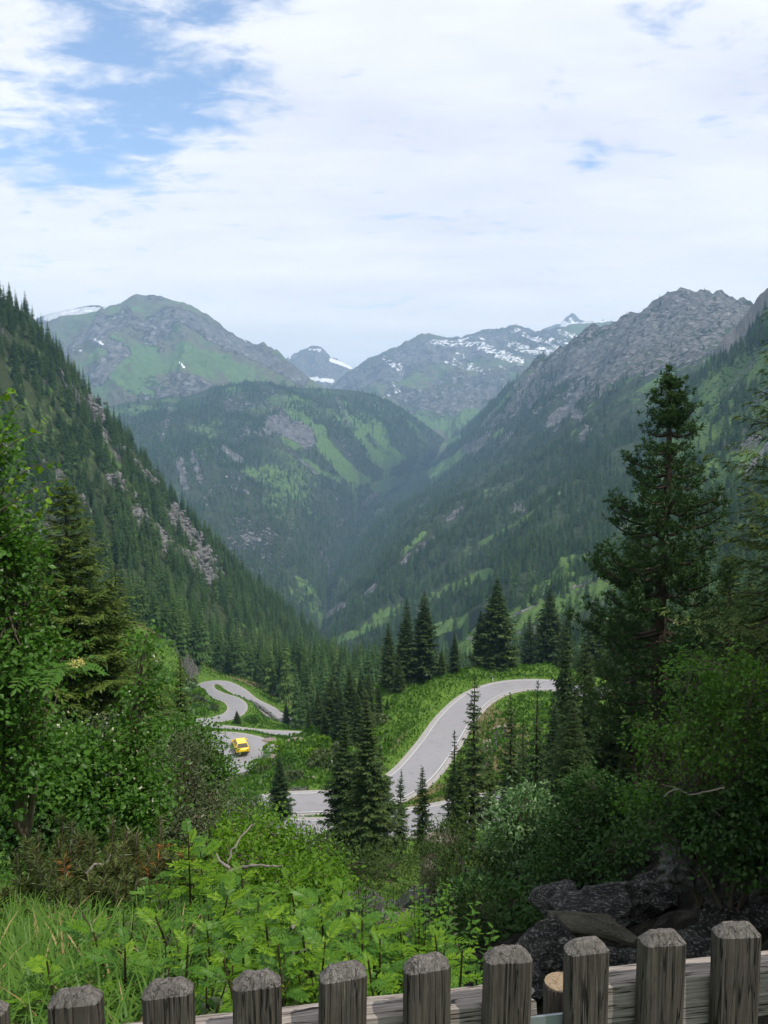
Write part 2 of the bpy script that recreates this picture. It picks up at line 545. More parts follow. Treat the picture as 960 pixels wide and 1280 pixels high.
ROADS['lower'] = (smooth_path(lower), 4.2)
_L = ROADS['lower'][0]
PAD = [(_L[:len(_L) // 2] * (1 - f) + _L[::-1][:len(_L) // 2] * f) for f in (0.2, 0.35, 0.5, 0.65, 0.8)]
valley = [zy(470, 925, -66.5), zy(430, 921, -65.5), zy(385, 919.5, -64.5), zy(330, 917, -63.5), zy(290, 913, -63), zy(258, 909, -63.2), zy(250, 902, -64), zy(270, 899, -65.4), zy(290, 893, -67), zy(297, 884, -69),
          zy(290, 875, -71), zy(270, 868, -73), zy(258, 861, -75), zy(260, 854, -77), zy(278, 854, -78.2), zy(297, 863, -78.6), zy(312, 875, -79), zy(335, 887, -79.5), zy(352, 898, -80), zy(385, 905, -81), zy(430, 912, -82)]
ROADS['valley'] = (smooth_path(valley), 1.9)

CTRL = [(-9, -6, -1.7), (0, -6, -1.7), (9, -6, -1.6), (-6, -1, -1.7), (0, -1, -1.7), (6, -1, -1.5), (-7, 1.2, -1.7), (-3, 1.3, -1.75), (0, 1.3, -1.75), (3, 1.4, -1.8), (7, 1.4, -1.3),
        (-6, 3, -2.15), (-2, 3, -2.3), (0.2, 3, -2.45), (1.3, 3.2, -3.3), (3, 3.3, -3.6), (6, 3.5, -2.6),
        (-5, 5, -3.1), (-2, 5, -3.2), (-0.3, 5, -3.5), (1.2, 5.2, -5.2), (3, 5, -5.4), (6, 5, -4.2), (9, 5, -1.5),
        (-7, 8, -4.3), (-3, 8, -4.7), (-1, 8, -5.3), (1, 8.5, -7.4), (3.5, 9, -7.9), (6, 9, -6.8), (9, 9, -3.6), (13, 9, 0.5),
        (-10, 12, -5.6), (-4, 12, -7.2), (-1, 13, -8.6), (1.5, 14, -10.2), (3.6, 15, -10.2), (6, 14, -8.6), (8.5, 14, -6.6), (12, 14, -2.5), (17, 14, 2.5),
        (-16, 20, -7.5), (-7, 20, -10.5), (-1, 22, -13.6), (4, 22, -14), (9, 26, -12.3), (14, 24, -8), (20, 26, -2), (28, 26, 5),
        (-28, 40, -11), (-18, 40, -17), (-8, 40, -21.5), (2, 40, -24), (12, 42, -22.5), (24, 45, -16), (40, 50, -4), (60, 50, 10),
        (-45, 65, -20), (-25, 65, -30), (-10, 65, -34), (4, 62, -34.5), (15, 65, -33), (35, 70, -26), (60, 75, -12), (90, 80, 8),
        (-45, 88, -36), (-30, 88, -40.5), (-16, 100, -45.5), (-8, 112, -46.5), (8, 112, -42.0), (16, 104, -40.2), (20, 116, -41.2), (24, 100, -39), (45, 110, -35), (90, 120, -18),
        (10, 140, -43.6), (20, 146, -44), (34, 148, -44), (0, 150, -50), (-8, 160, -57), (14, 175, -62), (40, 180, -62), (70, 160, -48), (110, 170, -30),
        (-50, 125, -50), (-60, 145, -46), (-90, 150, -30), (-17, 124, -50.5), (-14, 118, -48), (-19, 148, -58.5), (-13, 150, -58), (-46, 160, -58),
        (-66, 185, -55), (-100, 200, -42), (-60, 235, -66), (-110, 245, -50), (-39, 260, -84), (-54, 300, -93), (-75, 330, -98), (-110, 330, -94), (-160, 330, -85),
        (-22, 230, -82), (0, 240, -86), (30, 250, -92), (90, 260, -72), (150, 250, -48), (-40, 380, -120), (20, 400, -128), (90, 400, -136), (170, 420, -130), (240, 450, -120),
        (-10, 480, -160), (-80, 440, -140), (-180, 440, -110), (80, 500, -165), (30, 560, -185), (200, 560, -180), (-150, 560, -150)]
_CTRL = np.array(CTRL, float)
_ORG = -15.0


def _q(X, Y):
    r = np.hypot(X, Y - _ORG)
    return np.stack([np.arctan2(X, Y - _ORG) * 2.2, np.log(np.maximum(r, 1.0))], -1), r


def _tps_fit():
    rd = []
    for nm, (pts, hw) in ROADS.items():
        rd.append(pts[::9])
    P = np.vstack([_CTRL] + rd)
    q, r = _q(P[:, 0], P[:, 1])
    val = P[:, 2] / r
    d = np.linalg.norm(q[:, None] - q[None], axis=-1)
    K = np.where(d > 0, d * d * np.log(d + 1e-12), 0) + np.eye(len(q)) * 2e-4
    A = np.zeros((len(q) + 3,) * 2)
    A[:len(q), :len(q)] = K
    T = np.c_[np.ones(len(q)), q]
    A[:len(q), len(q):] = T; A[len(q):, :len(q)] = T.T
    w = np.linalg.solve(A, np.r_[val, 0, 0, 0])
    return q, w


_TQ, _TW = _tps_fit()
_RP = np.vstack([np.c_[p, np.full(len(p), hw)] for p, hw in ROADS.values()] + [np.c_[p, np.full(len(p), 3.0)] for p in PAD])


def road_near(X, Y):
    """distance to the nearest road centre less its half width, and that road's height"""
    X = np.ravel(X); Y = np.ravel(Y)
    best = np.full(len(X), 1e9); hz = np.zeros(len(X))
    sel = np.where((Y > 60) & (Y < 300) & (np.abs(X) < 110))[0]
    for i in range(0, len(sel), 4000):
        k = sel[i:i + 4000]
        d = np.sqrt((X[k, None] - _RP[None, :, 0]) ** 2 + (Y[k, None] - _RP[None, :, 1]) ** 2) - _RP[None, :, 3]
        j = d.argmin(1)
        best[k] = d[np.arange(len(k)), j]
        # height: nearest few points averaged so that two legs of a bend blend
        wgt = np.exp(-np.maximum(d - best[k][:, None], 0) / 0.8)
        hz[k] = (wgt * _RP[None, :, 2]).sum(1) / wgt.sum(1)
    return best, hz


def H(X, Y, detail=True):
    X = np.asarray(X, float); Y = np.asarray(Y, float)
    sh = X.shape
    x, y = X.ravel(), Y.ravel()
    q, r = _q(x, y)
    z = np.empty(len(x))
    for i in range(0, len(x), 6000):
        s = slice(i, i + 6000)
        d2 = ((q[s, None] - _TQ[None]) ** 2).sum(-1)
        z[s] = (0.5 * d2 * np.log(d2 + 1e-12)) @ _TW[:-3] + _TW[-3] + q[s] @ _TW[-2:]
    z *= r
    if detail:
        amp = np.clip(0.012 * (r - 12), 0.03, 1.4)
        z = z + amp * fbm(x / 7.0, y / 7.0, 4, 3) + np.clip(0.01 * (r - 30), 0, 4) * fbm(x / 40.0, y / 40.0, 3, 9) * 0.5
        # broken rock ground in the gully on the right of the viewpoint
        gz = sstep(x, 0.8, 3.0) * sstep(y, 6, 9) * (1 - sstep(y, 30, 40)) * (1 - sstep(x, 14, 20))
        z = z + gz * (0.7 * ridged(x / 2.6, y / 2.6, 4, 21) - 0.2)
    dn, hz = road_near(x, y)
    f = 1 - sstep(dn, 0.9, 6.0)
    z = z * (1 - f) + (hz - 0.12) * f
    z = np.where(dn < 0.35, hz - 0.30, z)
    return z.reshape(sh)


def meadow_edge(u, v):
    # how far (px) a point lies below the upper edge of the meadow: beyond it the wood begins
    return v - np.interp(u, [-400, 60, 150, 200, 260, 330, 380, 410, 450, 2000], [700, 725, 772, 797, 836, 864, 893, 916, 930, 930])


def near_land():
    nr, na = 400, 340
    rr = np.exp(np.linspace(math.log(9.0), math.log(600.0), nr))
    aa = np.radians(np.linspace(-48, 50, na))
    Rr, Aa = np.meshgrid(rr, aa, indexing='ij')
    X = Rr * np.sin(Aa); Y = _ORG + Rr * np.cos(Aa)
    Z = H(X, Y)
    dn, _ = road_near(X, Y)
    dn = dn.reshape(X.shape)
    V = np.stack([X, Y, Z], -1).reshape(-1, 3)
    u, v, d = proj(V)
    gx = np.gradient(Z, axis=0) / np.gradient(Rr, axis=0)
    gy = np.gradient(Z, axis=1) / (np.gradient(Aa, axis=1) * Rr)
    sl = np.hypot(gx, gy).ravel()
    green = 0.95 - 0.25 * fbm(V[:, 0] / 18, V[:, 1] / 18, 4, 31)
    rock = np.clip((sl - 1.25) * 1.2, 0, 0.7)
    y = V[:, 1]; x = V[:, 0]
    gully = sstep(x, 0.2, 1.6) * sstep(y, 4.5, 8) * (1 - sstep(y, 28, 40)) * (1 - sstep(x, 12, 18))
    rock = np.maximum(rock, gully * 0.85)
    for stroke, w, kind in (([(335, 930), (350, 955), (375, 985)], 14, 'r'), ([(350, 975), (380, 1000)], 9, 'd'), ([(610, 905), (640, 930), (600, 975)], 28, 'd'), ([(560, 985), (520, 1000)], 12, 'd'),
                            ([(625, 915), (600, 960)], 10, 'r'), ([(490, 935), (505, 915)], 9, 'd'), ([(325, 880), (352, 898)], 4, 'r'), ([(195, 840), (205, 860)], 2.5, 'r'), ([(410, 965), (440, 955)], 7, 'd')):
        m = 1 - sstep(stroke_dist(u, v, stroke), w * 0.4, w * 1.2)
        m = m * (y > 60)
        if kind == 'r':
            rock = np.maximum(rock, m * 0.75)
        else:
            green = green - m * 0.65
    shoulder = (1 - sstep(dn.ravel(), 0.3, 1.2))
    green = green * (1 - 0.5 * shoulder)
    wood = (y > 215) & (u < 520) & (meadow_edge(u, v) < 0) | (y > 200) & (y < 340) & (x > -25) | (y > 150) & (x > 45)
    green = np.where(wood, 0.15, green)
    WOODV.append((V.reshape(nr, na, 3), wood.astype(float).reshape(nr, na)))
    me = mesh_np('hillside', V, grid_faces(nr, na)[:, ::-1], [M_NEAR], {'green': green, 'rock': rock, 'snow': np.zeros(len(V)), 'gully_shade': gully})
    link('ground', me, kind='structure', label='grassy hillside dropping from the viewpoint to the hairpin roads')


def stroke_dist(u, v, pts):
    d = np.full(np.shape(u), 1e9)
    for (x0, y0), (x1, y1) in zip(pts[:-1], pts[1:]):
        L = (x1 - x0) ** 2 + (y1 - y0) ** 2 + 1e-9
        t = np.clip(((u - x0) * (x1 - x0) + (v - y0) * (y1 - y0)) / L, 0, 1)
        d = np.minimum(d, np.hypot(u - x0 - t * (x1 - x0), v - y0 - t * (y1 - y0)))
    return d


WOODV = []
near_land()


def road_strip(name, path, o0, o1, lift, mat, kind='structure', camber=0.0, parent=None, label=None, thick=None):
    P = path.copy()
    T = np.gradient(P[:, :2], axis=0); T /= np.linalg.norm(T, axis=1, keepdims=True)
    N = np.stack([T[:, 1], -T[:, 0]], 1)
    offs = np.linspace(o0, o1, 5)
    V = np.concatenate([np.c_[P[:, :2] + N * o, P[:, 2] + lift - camber * abs(o)] for o in offs]).reshape(5, len(P), 3).transpose(1, 0, 2)
    nc = 5
    if thick:
        lo0 = V[:, :1].copy(); lo0[..., 2] -= thick; lo1 = V[:, -1:].copy(); lo1[..., 2] -= thick
        V = np.concatenate([lo0, V, lo1], 1); nc = 7
    me = mesh_np(name, V.reshape(-1, 3), grid_faces(len(P), nc)[:, ::-1], [mat], smooth=False)
    return link(name, me, parent, kind, label)


for nm, (path, hw) in ROADS.items():
    lab = {'upper': 'grey asphalt road swinging through a hairpin and an s-bend', 'lower': 'paved hairpin bend under the yellow car', 'valley': 'narrow road winding down the green meadow'}[nm]
    if nm == 'lower':
        # the bend is paved right across its inside: one sheet from the outer edge to the outer edge
        T = np.gradient(path[:, :2], axis=0); T /= np.linalg.norm(T, axis=1, keepdims=True)
        out = np.c_[path[:, :2] + np.stack([-T[:, 1], T[:, 0]], 1) * hw, path[:, 2]]
        k = len(out) // 2
        A_, B_ = out[:k], out[::-1][:k]
        Vp = np.stack([A_ * (1 - f) + B_ * f for f in np.linspace(0, 1, 9)])
        side = np.stack([A_ - (0, 0, 0.4)]), np.stack([B_ - (0, 0, 0.4)])
        Vp = np.concatenate([side[0], Vp, side[1]])
        rd = link('road', mesh_np('road', Vp.reshape(-1, 3), grid_faces(11, k), [M_ASPHALT], smooth=False), kind='structure', label=lab)
        path, hw = path, hw
    else:
        rd = road_strip('road', path, -hw, hw, 0.0, M_ASPHALT, label=lab, thick=0.3)
    for sgn in (-1, 1):
        if nm == 'upper':
            w = 0.10
            a, b = sorted((sgn * (hw - 0.12), sgn * (hw - 0.12 - w)))
            road_strip('edge_line', path, a, b, 0.012, M_LINE, parent=rd)
        if nm == 'lower' and sgn > 0:
            continue
        a, b = sorted((sgn * hw, sgn * (hw + 0.65)))
        road_strip('gravel_shoulder', path, a, b, -0.05, M_GRAVEL, parent=rd, thick=0.25)

# ------------------------------------------------------------------ mountains and valley sides
FOREST = []          # (points, heights, group) of every slope tree


def resample(P, n):
    s = np.r_[0, np.cumsum(np.linalg.norm(np.diff(P, axis=0), axis=1))]
    u = np.linspace(0, s[-1], n)
    return np.stack([np.interp(u, s, P[:, j]) for j in range(3)], 1)


def loft(rows, nc, nr, amp, wl, seed, back=(), gul=1.0, crest_amp=0.35, crest_rough=0.0, near=1.0, fade=None):
    """rows of (u,v,distance) from crest to foot -> grid of land, broken by noise, with a far side behind the crest"""
    rows = [[(p[0], p[1], p[2] * near) for p in r] for r in rows]
    amp, wl, crest_rough = amp * near, wl * near, crest_rough * near
    L = np.stack([resample(np.array([at(*p) for p in r]), nc) for r in rows])
    k = len(rows)
    t = np.linspace(0, 1, nr)
    f = t * (k - 1)
    i = np.minimum(f.astype(int), k - 2); w = (f - i)
    if k > 2:
        E = np.concatenate([2 * L[:1] - L[1:2], L, 2 * L[-1:] - L[-2:-1]])
        w_ = w[:, None, None]
        p0, p1, p2, p3 = E[i], E[i + 1], E[i + 2], E[i + 3]
        G = 0.5 * (2 * p1 + (p2 - p0) * w_ + (2 * p0 - 5 * p1 + 4 * p2 - p3) * w_ ** 2 + (3 * p1 - p0 - 3 * p2 + p3) * w_ ** 3)
    else:
        G = L[i] * (1 - w[:, None, None]) + L[i + 1] * w[:, None, None]
    x, y = G[..., 0], G[..., 1]
    s = np.cumsum(np.r_[0, np.linalg.norm(np.diff(L[0], axis=0), axis=1)]) / wl
    Sg, Tg = np.meshgrid(s, t, indexing='ij'); Sg, Tg = Sg.T, Tg.T
    taper = crest_amp + (1 - crest_amp) * sstep(Tg, 0, 0.25)
    warp = fbm(x / wl, y / wl, 3, seed + 50) * 0.5
    n = ridged(Sg * 1.2 + warp, Tg * 1.1 + warp, 5, seed) * 0.55 * gul + fbm(x / wl * 1.3, y / wl * 1.3, 6, seed + 5, 0.55) * 0.6
    if fade:
        taper = taper * np.interp(np.linspace(0, 1, nc), *fade)[None]
    G[..., 2] += amp * n * taper
    if crest_rough:
        cr = ridged(s * 5, s * 0 + seed, 5, seed + 77, 0.65) * crest_rough
        G[..., 2] += cr[None] * (1 - sstep(Tg, 0, 0.2))
    B = []
    for dy, dz in back:
        b = G[0].copy(); dirv = b[:, :2] / (np.linalg.norm(b[:, :2], axis=1, keepdims=True))
        b[:, :2] += dirv * dy; b[:, 2] -= dz
        B.append(b)
    if B:
        G = np.concatenate([np.stack(B[::-1]), G])
    K = G[-1].copy(); K[:, 1] -= amp * 0.6; K[:, 2] -= 60 + amp * 2
    G = np.concatenate([G, K[None]])
    G[..., 2] = np.maximum(G[..., 2], -690 + 3 * vnoise(G[..., 0] / 50, G[..., 1] / 50, 3))
    return G, len(B)


def land(name, G, mat, green, rock, snow, label):
    nr, nc = G.shape[:2]
    V = G.reshape(-1, 3)
    F = grid_faces(nr, nc)
    # make faces look towards the viewer
    a, b, c = V[F[:, 0]], V[F[:, 1]], V[F[:, 2]]
    if np.cross(b - a, c - a)[:, 2].mean() < 0:
        F = F[:, ::-1]
    me = mesh_np(name, V, F, [mat], {'green': green, 'rock': rock, 'snow': snow})
    return link(name, me, kind='structure', label=label)


def masks(G, spec):
    V = G.reshape(-1, 3)
    u, v, _ = proj(V)
    n = fbm(V[:, 0] / 60, V[:, 1] / 60, 4, 91)
    res = {'green': np.zeros(len(V)), 'rock': np.zeros(len(V)), 'snow': np.zeros(len(V)), 'bare': np.zeros(len(V))}
    for kind, pts, w, s in spec:
        d = stroke_dist(u, v, pts) + n * w * 0.5
        m = (1 - sstep(d, w * 0.55, w * 1.05)) * s
        res[kind] = np.maximum(res[kind], m)
    return res, u, v


def scatter(G, n_back, density, hmin, hmax, group, dens_mask=None, seed=1, clump=0.0, clump_wl=60):
    """tree feet on a land grid; density trees per square metre of map"""
    g = G[n_back:-1]
    a, b, c, d = g[:-1, :-1], g[:-1, 1:], g[1:, 1:], g[1:, :-1]
    area = 0.5 * np.abs(np.cross((c - a)[..., :2], (d - b)[..., :2]))
    area = 0.5 * area + 0.5 * 0.5 * np.linalg.norm(np.cross(c - a, d - b), axis=-1)
    rg = np.random.default_rng(seed)
    lam = area * density
    if dens_mask is not None:
        dm = dens_mask.reshape(G.shape[:2])[n_back:-1]
        lam = lam * dm[:-1, :-1]
    k = rg.poisson(np.clip(lam, 0, 1e4))
    ii, jj = np.nonzero(k)
    rep = k[ii, jj]
    ii = np.repeat(ii, rep); jj = np.repeat(jj, rep)
    s, t = rg.random(len(ii))[:, None], rg.random(len(ii))[:, None]
    P = (a[ii, jj] * (1 - s) + b[ii, jj] * s) * (1 - t) + (d[ii, jj] * (1 - s) + c[ii, jj] * s) * t
    if clump > 0:
        nz = fbm(P[:, 0] / clump_wl, P[:, 1] / clump_wl, 4, seed + 13)
        keep = rg.random(len(P)) < np.clip(0.5 + clump * nz, 0.02, 1)
        P = P[keep]
    h = hmin + (hmax - hmin) * rg.random(len(P)) ** 1.4
    FOREST.append((P, h, group))


def left_side():
    crest = [(-330, 60, 430), (-150, 215, 500), (-60, 305, 545), (0, 370, 580), (40, 402, 600), (80, 448, 620), (110, 497, 635), (150, 543, 655), (200, 606, 680), (250, 662, 700), (300, 716, 720), (340, 750, 740), (380, 785, 770), (418, 818, 800), (450, 850, 830)]
    mid = [(-330, 470, 330), (-150, 500, 385), (0, 560, 430), (60, 590, 445), (120, 630, 460), (170, 665, 475), (220, 705, 490), (270, 745, 510), (310, 780, 530), (350, 815, 560), (400, 848, 600), (450, 868, 660)]
    foot = [(-330, 760, 250), (-150, 770, 255), (0, 790, 258), (80, 805, 262), (140, 820, 268), (190, 842, 272), (240, 862, 280), (290, 882, 292), (340, 900, 312), (390, 915, 340), (420, 920, 372), (450, 920, 412)]
    G, nb = loft([crest, mid, foot], 200, 150, 15, 75, 11, back=((60, 25), (160, 90), (320, 260)), gul=1.0, crest_amp=0.3)
    spec = [('rock', [(210, 640), (240, 675), (268, 715)], 12, 0.95), ('rock', [(140, 598), (178, 650), (215, 690)], 9, 0.85), ('rock', [(180, 650), (250, 722)], 8, 0.8), ('rock', [(55, 580), (112, 650)], 10, 0.75),
            ('rock', [(108, 500), (128, 530)], 8, 0.75), ('rock', [(150, 560), (190, 605)], 7, 0.75), ('rock', [(0, 560), (40, 620)], 14, 0.75), ('rock', [(45, 455), (60, 480)], 8, 0.55), ('rock', [(85, 480), (135, 550)], 5, 0.7),
            ('green', [(128, 545), (150, 585)], 7, 1.0), ('green', [(45, 435), (62, 490)], 3.5, 0.8), ('green', [(20, 640), (70, 662)], 9, 0.95), ('green', [(300, 775), (330, 795)], 5, 0.9), ('green', [(280, 690), (300, 715)], 4, 0.7), ('green', [(190, 560), (215, 590)], 4, 0.7),
            ('rock', [(395, 790), (418, 815)], 5, 0.6)]
    m, u, v = masks(G, spec)
    nz = fbm(G[..., 0] / 45, G[..., 1] / 45, 4, 5).ravel()
    m['rock'] = np.maximum(m['rock'], np.clip(0.25 + 0.9 * nz, 0, 0.62) * sstep(v, 860, 600))
    m['green'] = np.maximum(m['green'], np.clip(0.1 - 0.6 * nz, 0, 0.7))
    land('hillside', G, M_SLOPE, m['green'], m['rock'], m['snow'], 'steep wooded spur falling from the left edge to the valley')
    dens = 1 - np.clip(np.maximum(sstep(m['rock'], 0.55, 0.85), sstep(m['green'], 0.75, 0.95)) * 0.93, 0, 1)
    scatter(G, nb - 1, 0.055, 7, 22, 'spruces of the wood on the left spur', dens, 3, 0.4, 45)
    rock_band(G[nb:], m['rock'].reshape(G.shape[:2])[nb:], 2600, 0.8, 3.4)


def rock_band(g, mask, n, smin, smax):
    """angular outcrops standing out of a slope, one joined mass"""
    rg = np.random.default_rng(5)
    ii, jj = np.nonzero(mask > 0.72)
    if len(ii) == 0:
        return
    pick = rg.integers(0, len(ii), n)
    Vs, Fs, k = [], [], 0
    base, faces = ico(1)
    for q in pick:
        p = g[ii[q], jj[q]] + rg.normal(0, 2.0, 3) * (1, 1, 0.3)
        s = smin + (smax - smin) * rg.random() ** 2
        V = base * (1 + 0.35 * (rg.random((len(base), 1)) - 0.5)) * (s * (0.6 + 0.5 * rg.random()), s * (0.5 + 0.5 * rg.random()), s * (0.5 + 0.6 * rg.random()))
        V = V * (0.75 + 0.5 * rg.random((len(V), 1)))
        a = rg.random() * 6.28
        V = np.stack([V[:, 0] * math.cos(a) - V[:, 1] * math.sin(a), V[:, 0] * math.sin(a) + V[:, 1] * math.cos(a), V[:, 2]], 1)
        Vs.append(V + p); Fs.append(faces + k); k += len(V)
    me = mesh_np('rock_outcrops', np.concatenate(Vs), np.concatenate(Fs), [M_ROCK], smooth=False)
    link('rock_outcrops', me, kind='stuff', label='grey rock outcrops breaking the wood on the left spur')


def ico(sub):
    import bmesh
    bm = bmesh.new(); bmesh.ops.create_icosphere(bm, subdivisions=sub, radius=1.0)
    V = np.array([v.co[:] for v in bm.verts]); F = np.array([[v.index for v in f.verts] for f in bm.faces]); bm.free()
    return V, F


def right_side():
    crest = [(1300, 300, 2100), (1100, 330, 2200), (1000, 395, 2280), (950, 385, 2320), (925, 381, 2350), (900, 369, 2400), (880, 365, 2430), (858, 366, 2450), (835, 370, 2480), (818, 378, 2520), (803, 390, 2560), (780, 397, 2620), (760, 405, 2680), (720, 424, 2800), (690, 440, 2920), (672, 452, 3000), (655, 468, 3120), (630, 492, 3300), (605, 516, 3600), (575, 540, 3900), (545, 554, 4250), (505, 575, 4650), (470, 596, 5000)]
    mid = [(1300, 560, 1300), (1100, 560, 1350), (1000, 540, 1450), (930, 500, 1560), (880, 480, 1650), (830, 490, 1720), (790, 505, 1760), (740, 535, 1800), (690, 560, 1900), (640, 580, 2100), (600, 590, 2400), (560, 600, 2800), (520, 610, 3400), (490, 612, 4000), (466, 616, 4700)]
    low = [(1300, 700, 800), (1000, 660, 900), (850, 650, 980), (760, 660, 1020), (700, 670, 1080), (640, 675, 1200), (590, 675, 1350), (540, 672, 1600), (500, 665, 2000), (475, 650, 2700), (462, 640, 3500), (455, 630, 4500)]
    foot = [(1300, 850, 480), (1000, 800, 560), (850, 790, 600), (760, 790, 640), (700, 795, 680), (640, 800, 740), (560, 802, 860), (500, 800, 980), (450, 815, 1100), (415, 815, 1250), (400, 805, 1450), (408, 765, 1750), (425, 705, 2300), (440, 668, 3000), (448, 640, 4200)]
    G, nb = loft([crest, mid, low, foot], 400, 280, 70, 280, 41, back=((80, 40), (300, 200), (900, 700)), gul=1.15, crest_amp=0.25, crest_rough=24, fade=([0, 0.5, 0.75, 1], [1, 1, 0.35, 0.15]))
    cu, cv, _ = proj(G)
    crag = sstep(cv, 520, 440) * sstep(cu, 600, 680)
    G[..., 2] += crag * 16 * ridged(G[..., 0] / 95, G[..., 1] / 130, 5, 313, 0.6) * np.minimum(1, (np.arange(len(G)) / 12.0))[:, None]
    spec = [('rock', [(925, 395), (860, 392), (810, 420), (750, 440), (700, 458), (660, 490)], 30, 0.66), ('rock', [(880, 430), (780, 455), (720, 490)], 24, 0.62), ('rock', [(650, 500), (610, 530), (590, 560)], 16, 0.6),
            ('rock', [(690, 530), (712, 512), (725, 520)], 11, 0.85), ('rock', [(735, 535), (728, 550)], 5, 0.85), ('rock', [(600, 560), (640, 545)], 8, 0.6),
            ('green', [(602, 553), (565, 577), (540, 592)], 10, 1.2), ('green', [(530, 592), (505, 600), (474, 609)], 6, 1.2), ('green', [(575, 548), (555, 556)], 5, 1.0), ('green', [(625, 540), (605, 552)], 5, 0.9), ('green', [(880, 375), (840, 430), (760, 470)], 20, 0.95), ('green', [(660, 470), (640, 500), (610, 530)], 12, 0.9), ('green', [(800, 400), (740, 430), (700, 452)], 10, 0.85), ('green', [(920, 400), (880, 440)], 14, 0.85),
            ('bare', [(505, 704), (520, 690), (540, 675)], 6, 1.2), ('bare', [(645, 632), (655, 640)], 5, 1.0), ('rock', [(560, 650), (585, 630)], 4, 0.9), ('green', [(505, 690), (530, 668)], 5, 0.9), ('bare', [(452, 750), (470, 734)], 7, 1.2), ('bare', [(400, 774), (428, 756)], 5, 1.2), ('bare', [(530, 655), (575, 640)], 2.5, 0.8), ('bare', [(640, 640), (650, 630)], 4, 0.8), ('bare', [(560, 660), (580, 650)], 3, 0.7),
            ('green', [(470, 772), (560, 738), (610, 715)], 6, 1.2), ('green', [(530, 790), (600, 770)], 9, 1.2), ('green', [(600, 680), (660, 645), (700, 615)], 2.5, 0.9), ('green', [(420, 800), (500, 772)], 6, 1.1)]
    m, u, v = masks(G, spec)
    nz = fbm(G[..., 0] / 120, G[..., 1] / 120, 5, 65).ravel()
    alpine = np.clip(sstep(v + 90 * nz, 560, 430) * sstep(u, 560, 640), 0, 1)
    m['rock'] = np.maximum(np.maximum(m['rock'], m['bare'] * 0.7), alpine * np.clip(0.42 + 0.8 * nz, 0, 0.8))
    m['green'] = np.maximum(m['green'], np.clip(0.0 - 0.7 * nz, 0, 0.4) + alpine * 0.3)
    land('mountain', G, M_SLOPE2, m['green'], m['rock'], m['snow'], 'long wooded mountainside with a rocky summit on the right')
    dens = 1 - np.clip(np.maximum(np.maximum(sstep(m['rock'], 0.5, 0.8), sstep(m['green'], 0.82, 0.95)), np.maximum(m['bare'], alpine * 1.1)), 0, 0.992)
    scatter(G, nb, 0.027, 8, 26, 'wood of the right mountainside', dens, 8, 1.0, 130)


def right_spur():
    crest = [(1400, 0, 1000), (1150, 190, 1150), (1040, 285, 1240), (960, 362, 1320), (945, 378, 1335), (925, 402, 1350), (908, 420, 1360), (890, 448, 1365), (860, 485, 1340), (825, 535, 1280), (795, 590, 1190), (755, 645, 1090), (715, 686, 1000), (675, 722, 900), (640, 748, 820), (600, 785, 750), (560, 815, 700), (520, 840, 660)]
    mid = [(1400, 480, 560), (1150, 520, 640), (1000, 560, 700), (920, 590, 730), (860, 640, 720), (820, 680, 700), (780, 710, 680), (740, 735, 660), (700, 755, 640), (660, 778, 620), (620, 800, 600), (580, 822, 590), (530, 850, 580)]
    foot = [(1400, 800, 260), (1150, 800, 280), (1000, 800, 310), (920, 795, 340), (860, 800, 370), (800, 805, 400), (740, 815, 430), (700, 825, 440), (660, 836, 450), (620, 850, 460), (570, 865, 470), (530, 885, 480)]
    G, nb = loft([crest, mid, foot], 220, 160, 26, 120, 71, back=((60, 30), (200, 140), (500, 420)), gul=0.9, crest_amp=0.15, crest_rough=8)
    spec = [('rock', [(960, 368), (930, 405), (908, 430)], 20, 0.95), ('rock', [(960, 555), (930, 600), (880, 640)], 6, 0.8), ('rock', [(880, 570), (960, 520)], 4, 0.6), ('rock', [(835, 625), (870, 605)], 6, 0.7), ('bare', [(640, 770), (700, 742), (765, 714)], 1.6, 1.0),
            ('green', [(960, 450), (900, 480), (870, 530), (830, 580)], 30, 0.95), ('green', [(960, 560), (880, 600), (820, 650)], 26, 0.9), ('green', [(810, 622), (735, 686), (650, 742)], 26, 1.2),
            ('green', [(800, 716), (725, 752), (665, 780), (600, 804)], 32, 1.35), ('green', [(545, 808), (610, 802)], 26, 1.25), ('bare', [(548, 802), (575, 795), (590, 798), (600, 806)], 2.6, 1.3)]
    m, u, v = masks(G, spec)
    nz = fbm(G[..., 0] / 60, G[..., 1] / 60, 5, 15).ravel()
    m['rock'] = np.maximum(m['rock'], np.clip(0.15 + 0.7 * nz, 0, 0.6)); m['rock'] = np.maximum(m['rock'], m['bare'] * 0.8)
    m['green'] = np.maximum(m['green'], 0.7 - 0.3 * nz)
    land('hillside', G, M_SLOPE, m['green'], m['rock'], m['snow'], 'green spur with shrubs and dark tree clumps at the right edge')
    dens = 1 - np.clip(np.maximum(sstep(m['rock'], 0.6, 0.85), sstep(m['green'], 0.80, 0.93) * 0.97), 0, 1)
    scatter(G, nb, 0.034, 10, 21, 'spruces of the wood on the right spur', dens, 18, 1.3, 60)
    # bushes on the green: a low cover, uncountable
    dg = sstep(m['green'], 0.5, 0.8) * (1 - sstep(m['rock'], 0.5, 0.8)) * (1 - m['bare']) * (1 - 0.97 * (1 - sstep(stroke_dist(u, v, [(780, 712), (720, 738), (660, 766)]), 10, 15)))
    scatter(G, nb, 0.02, 1.0, 2.6, 'bushes', dg, 28, 1.0, 25)


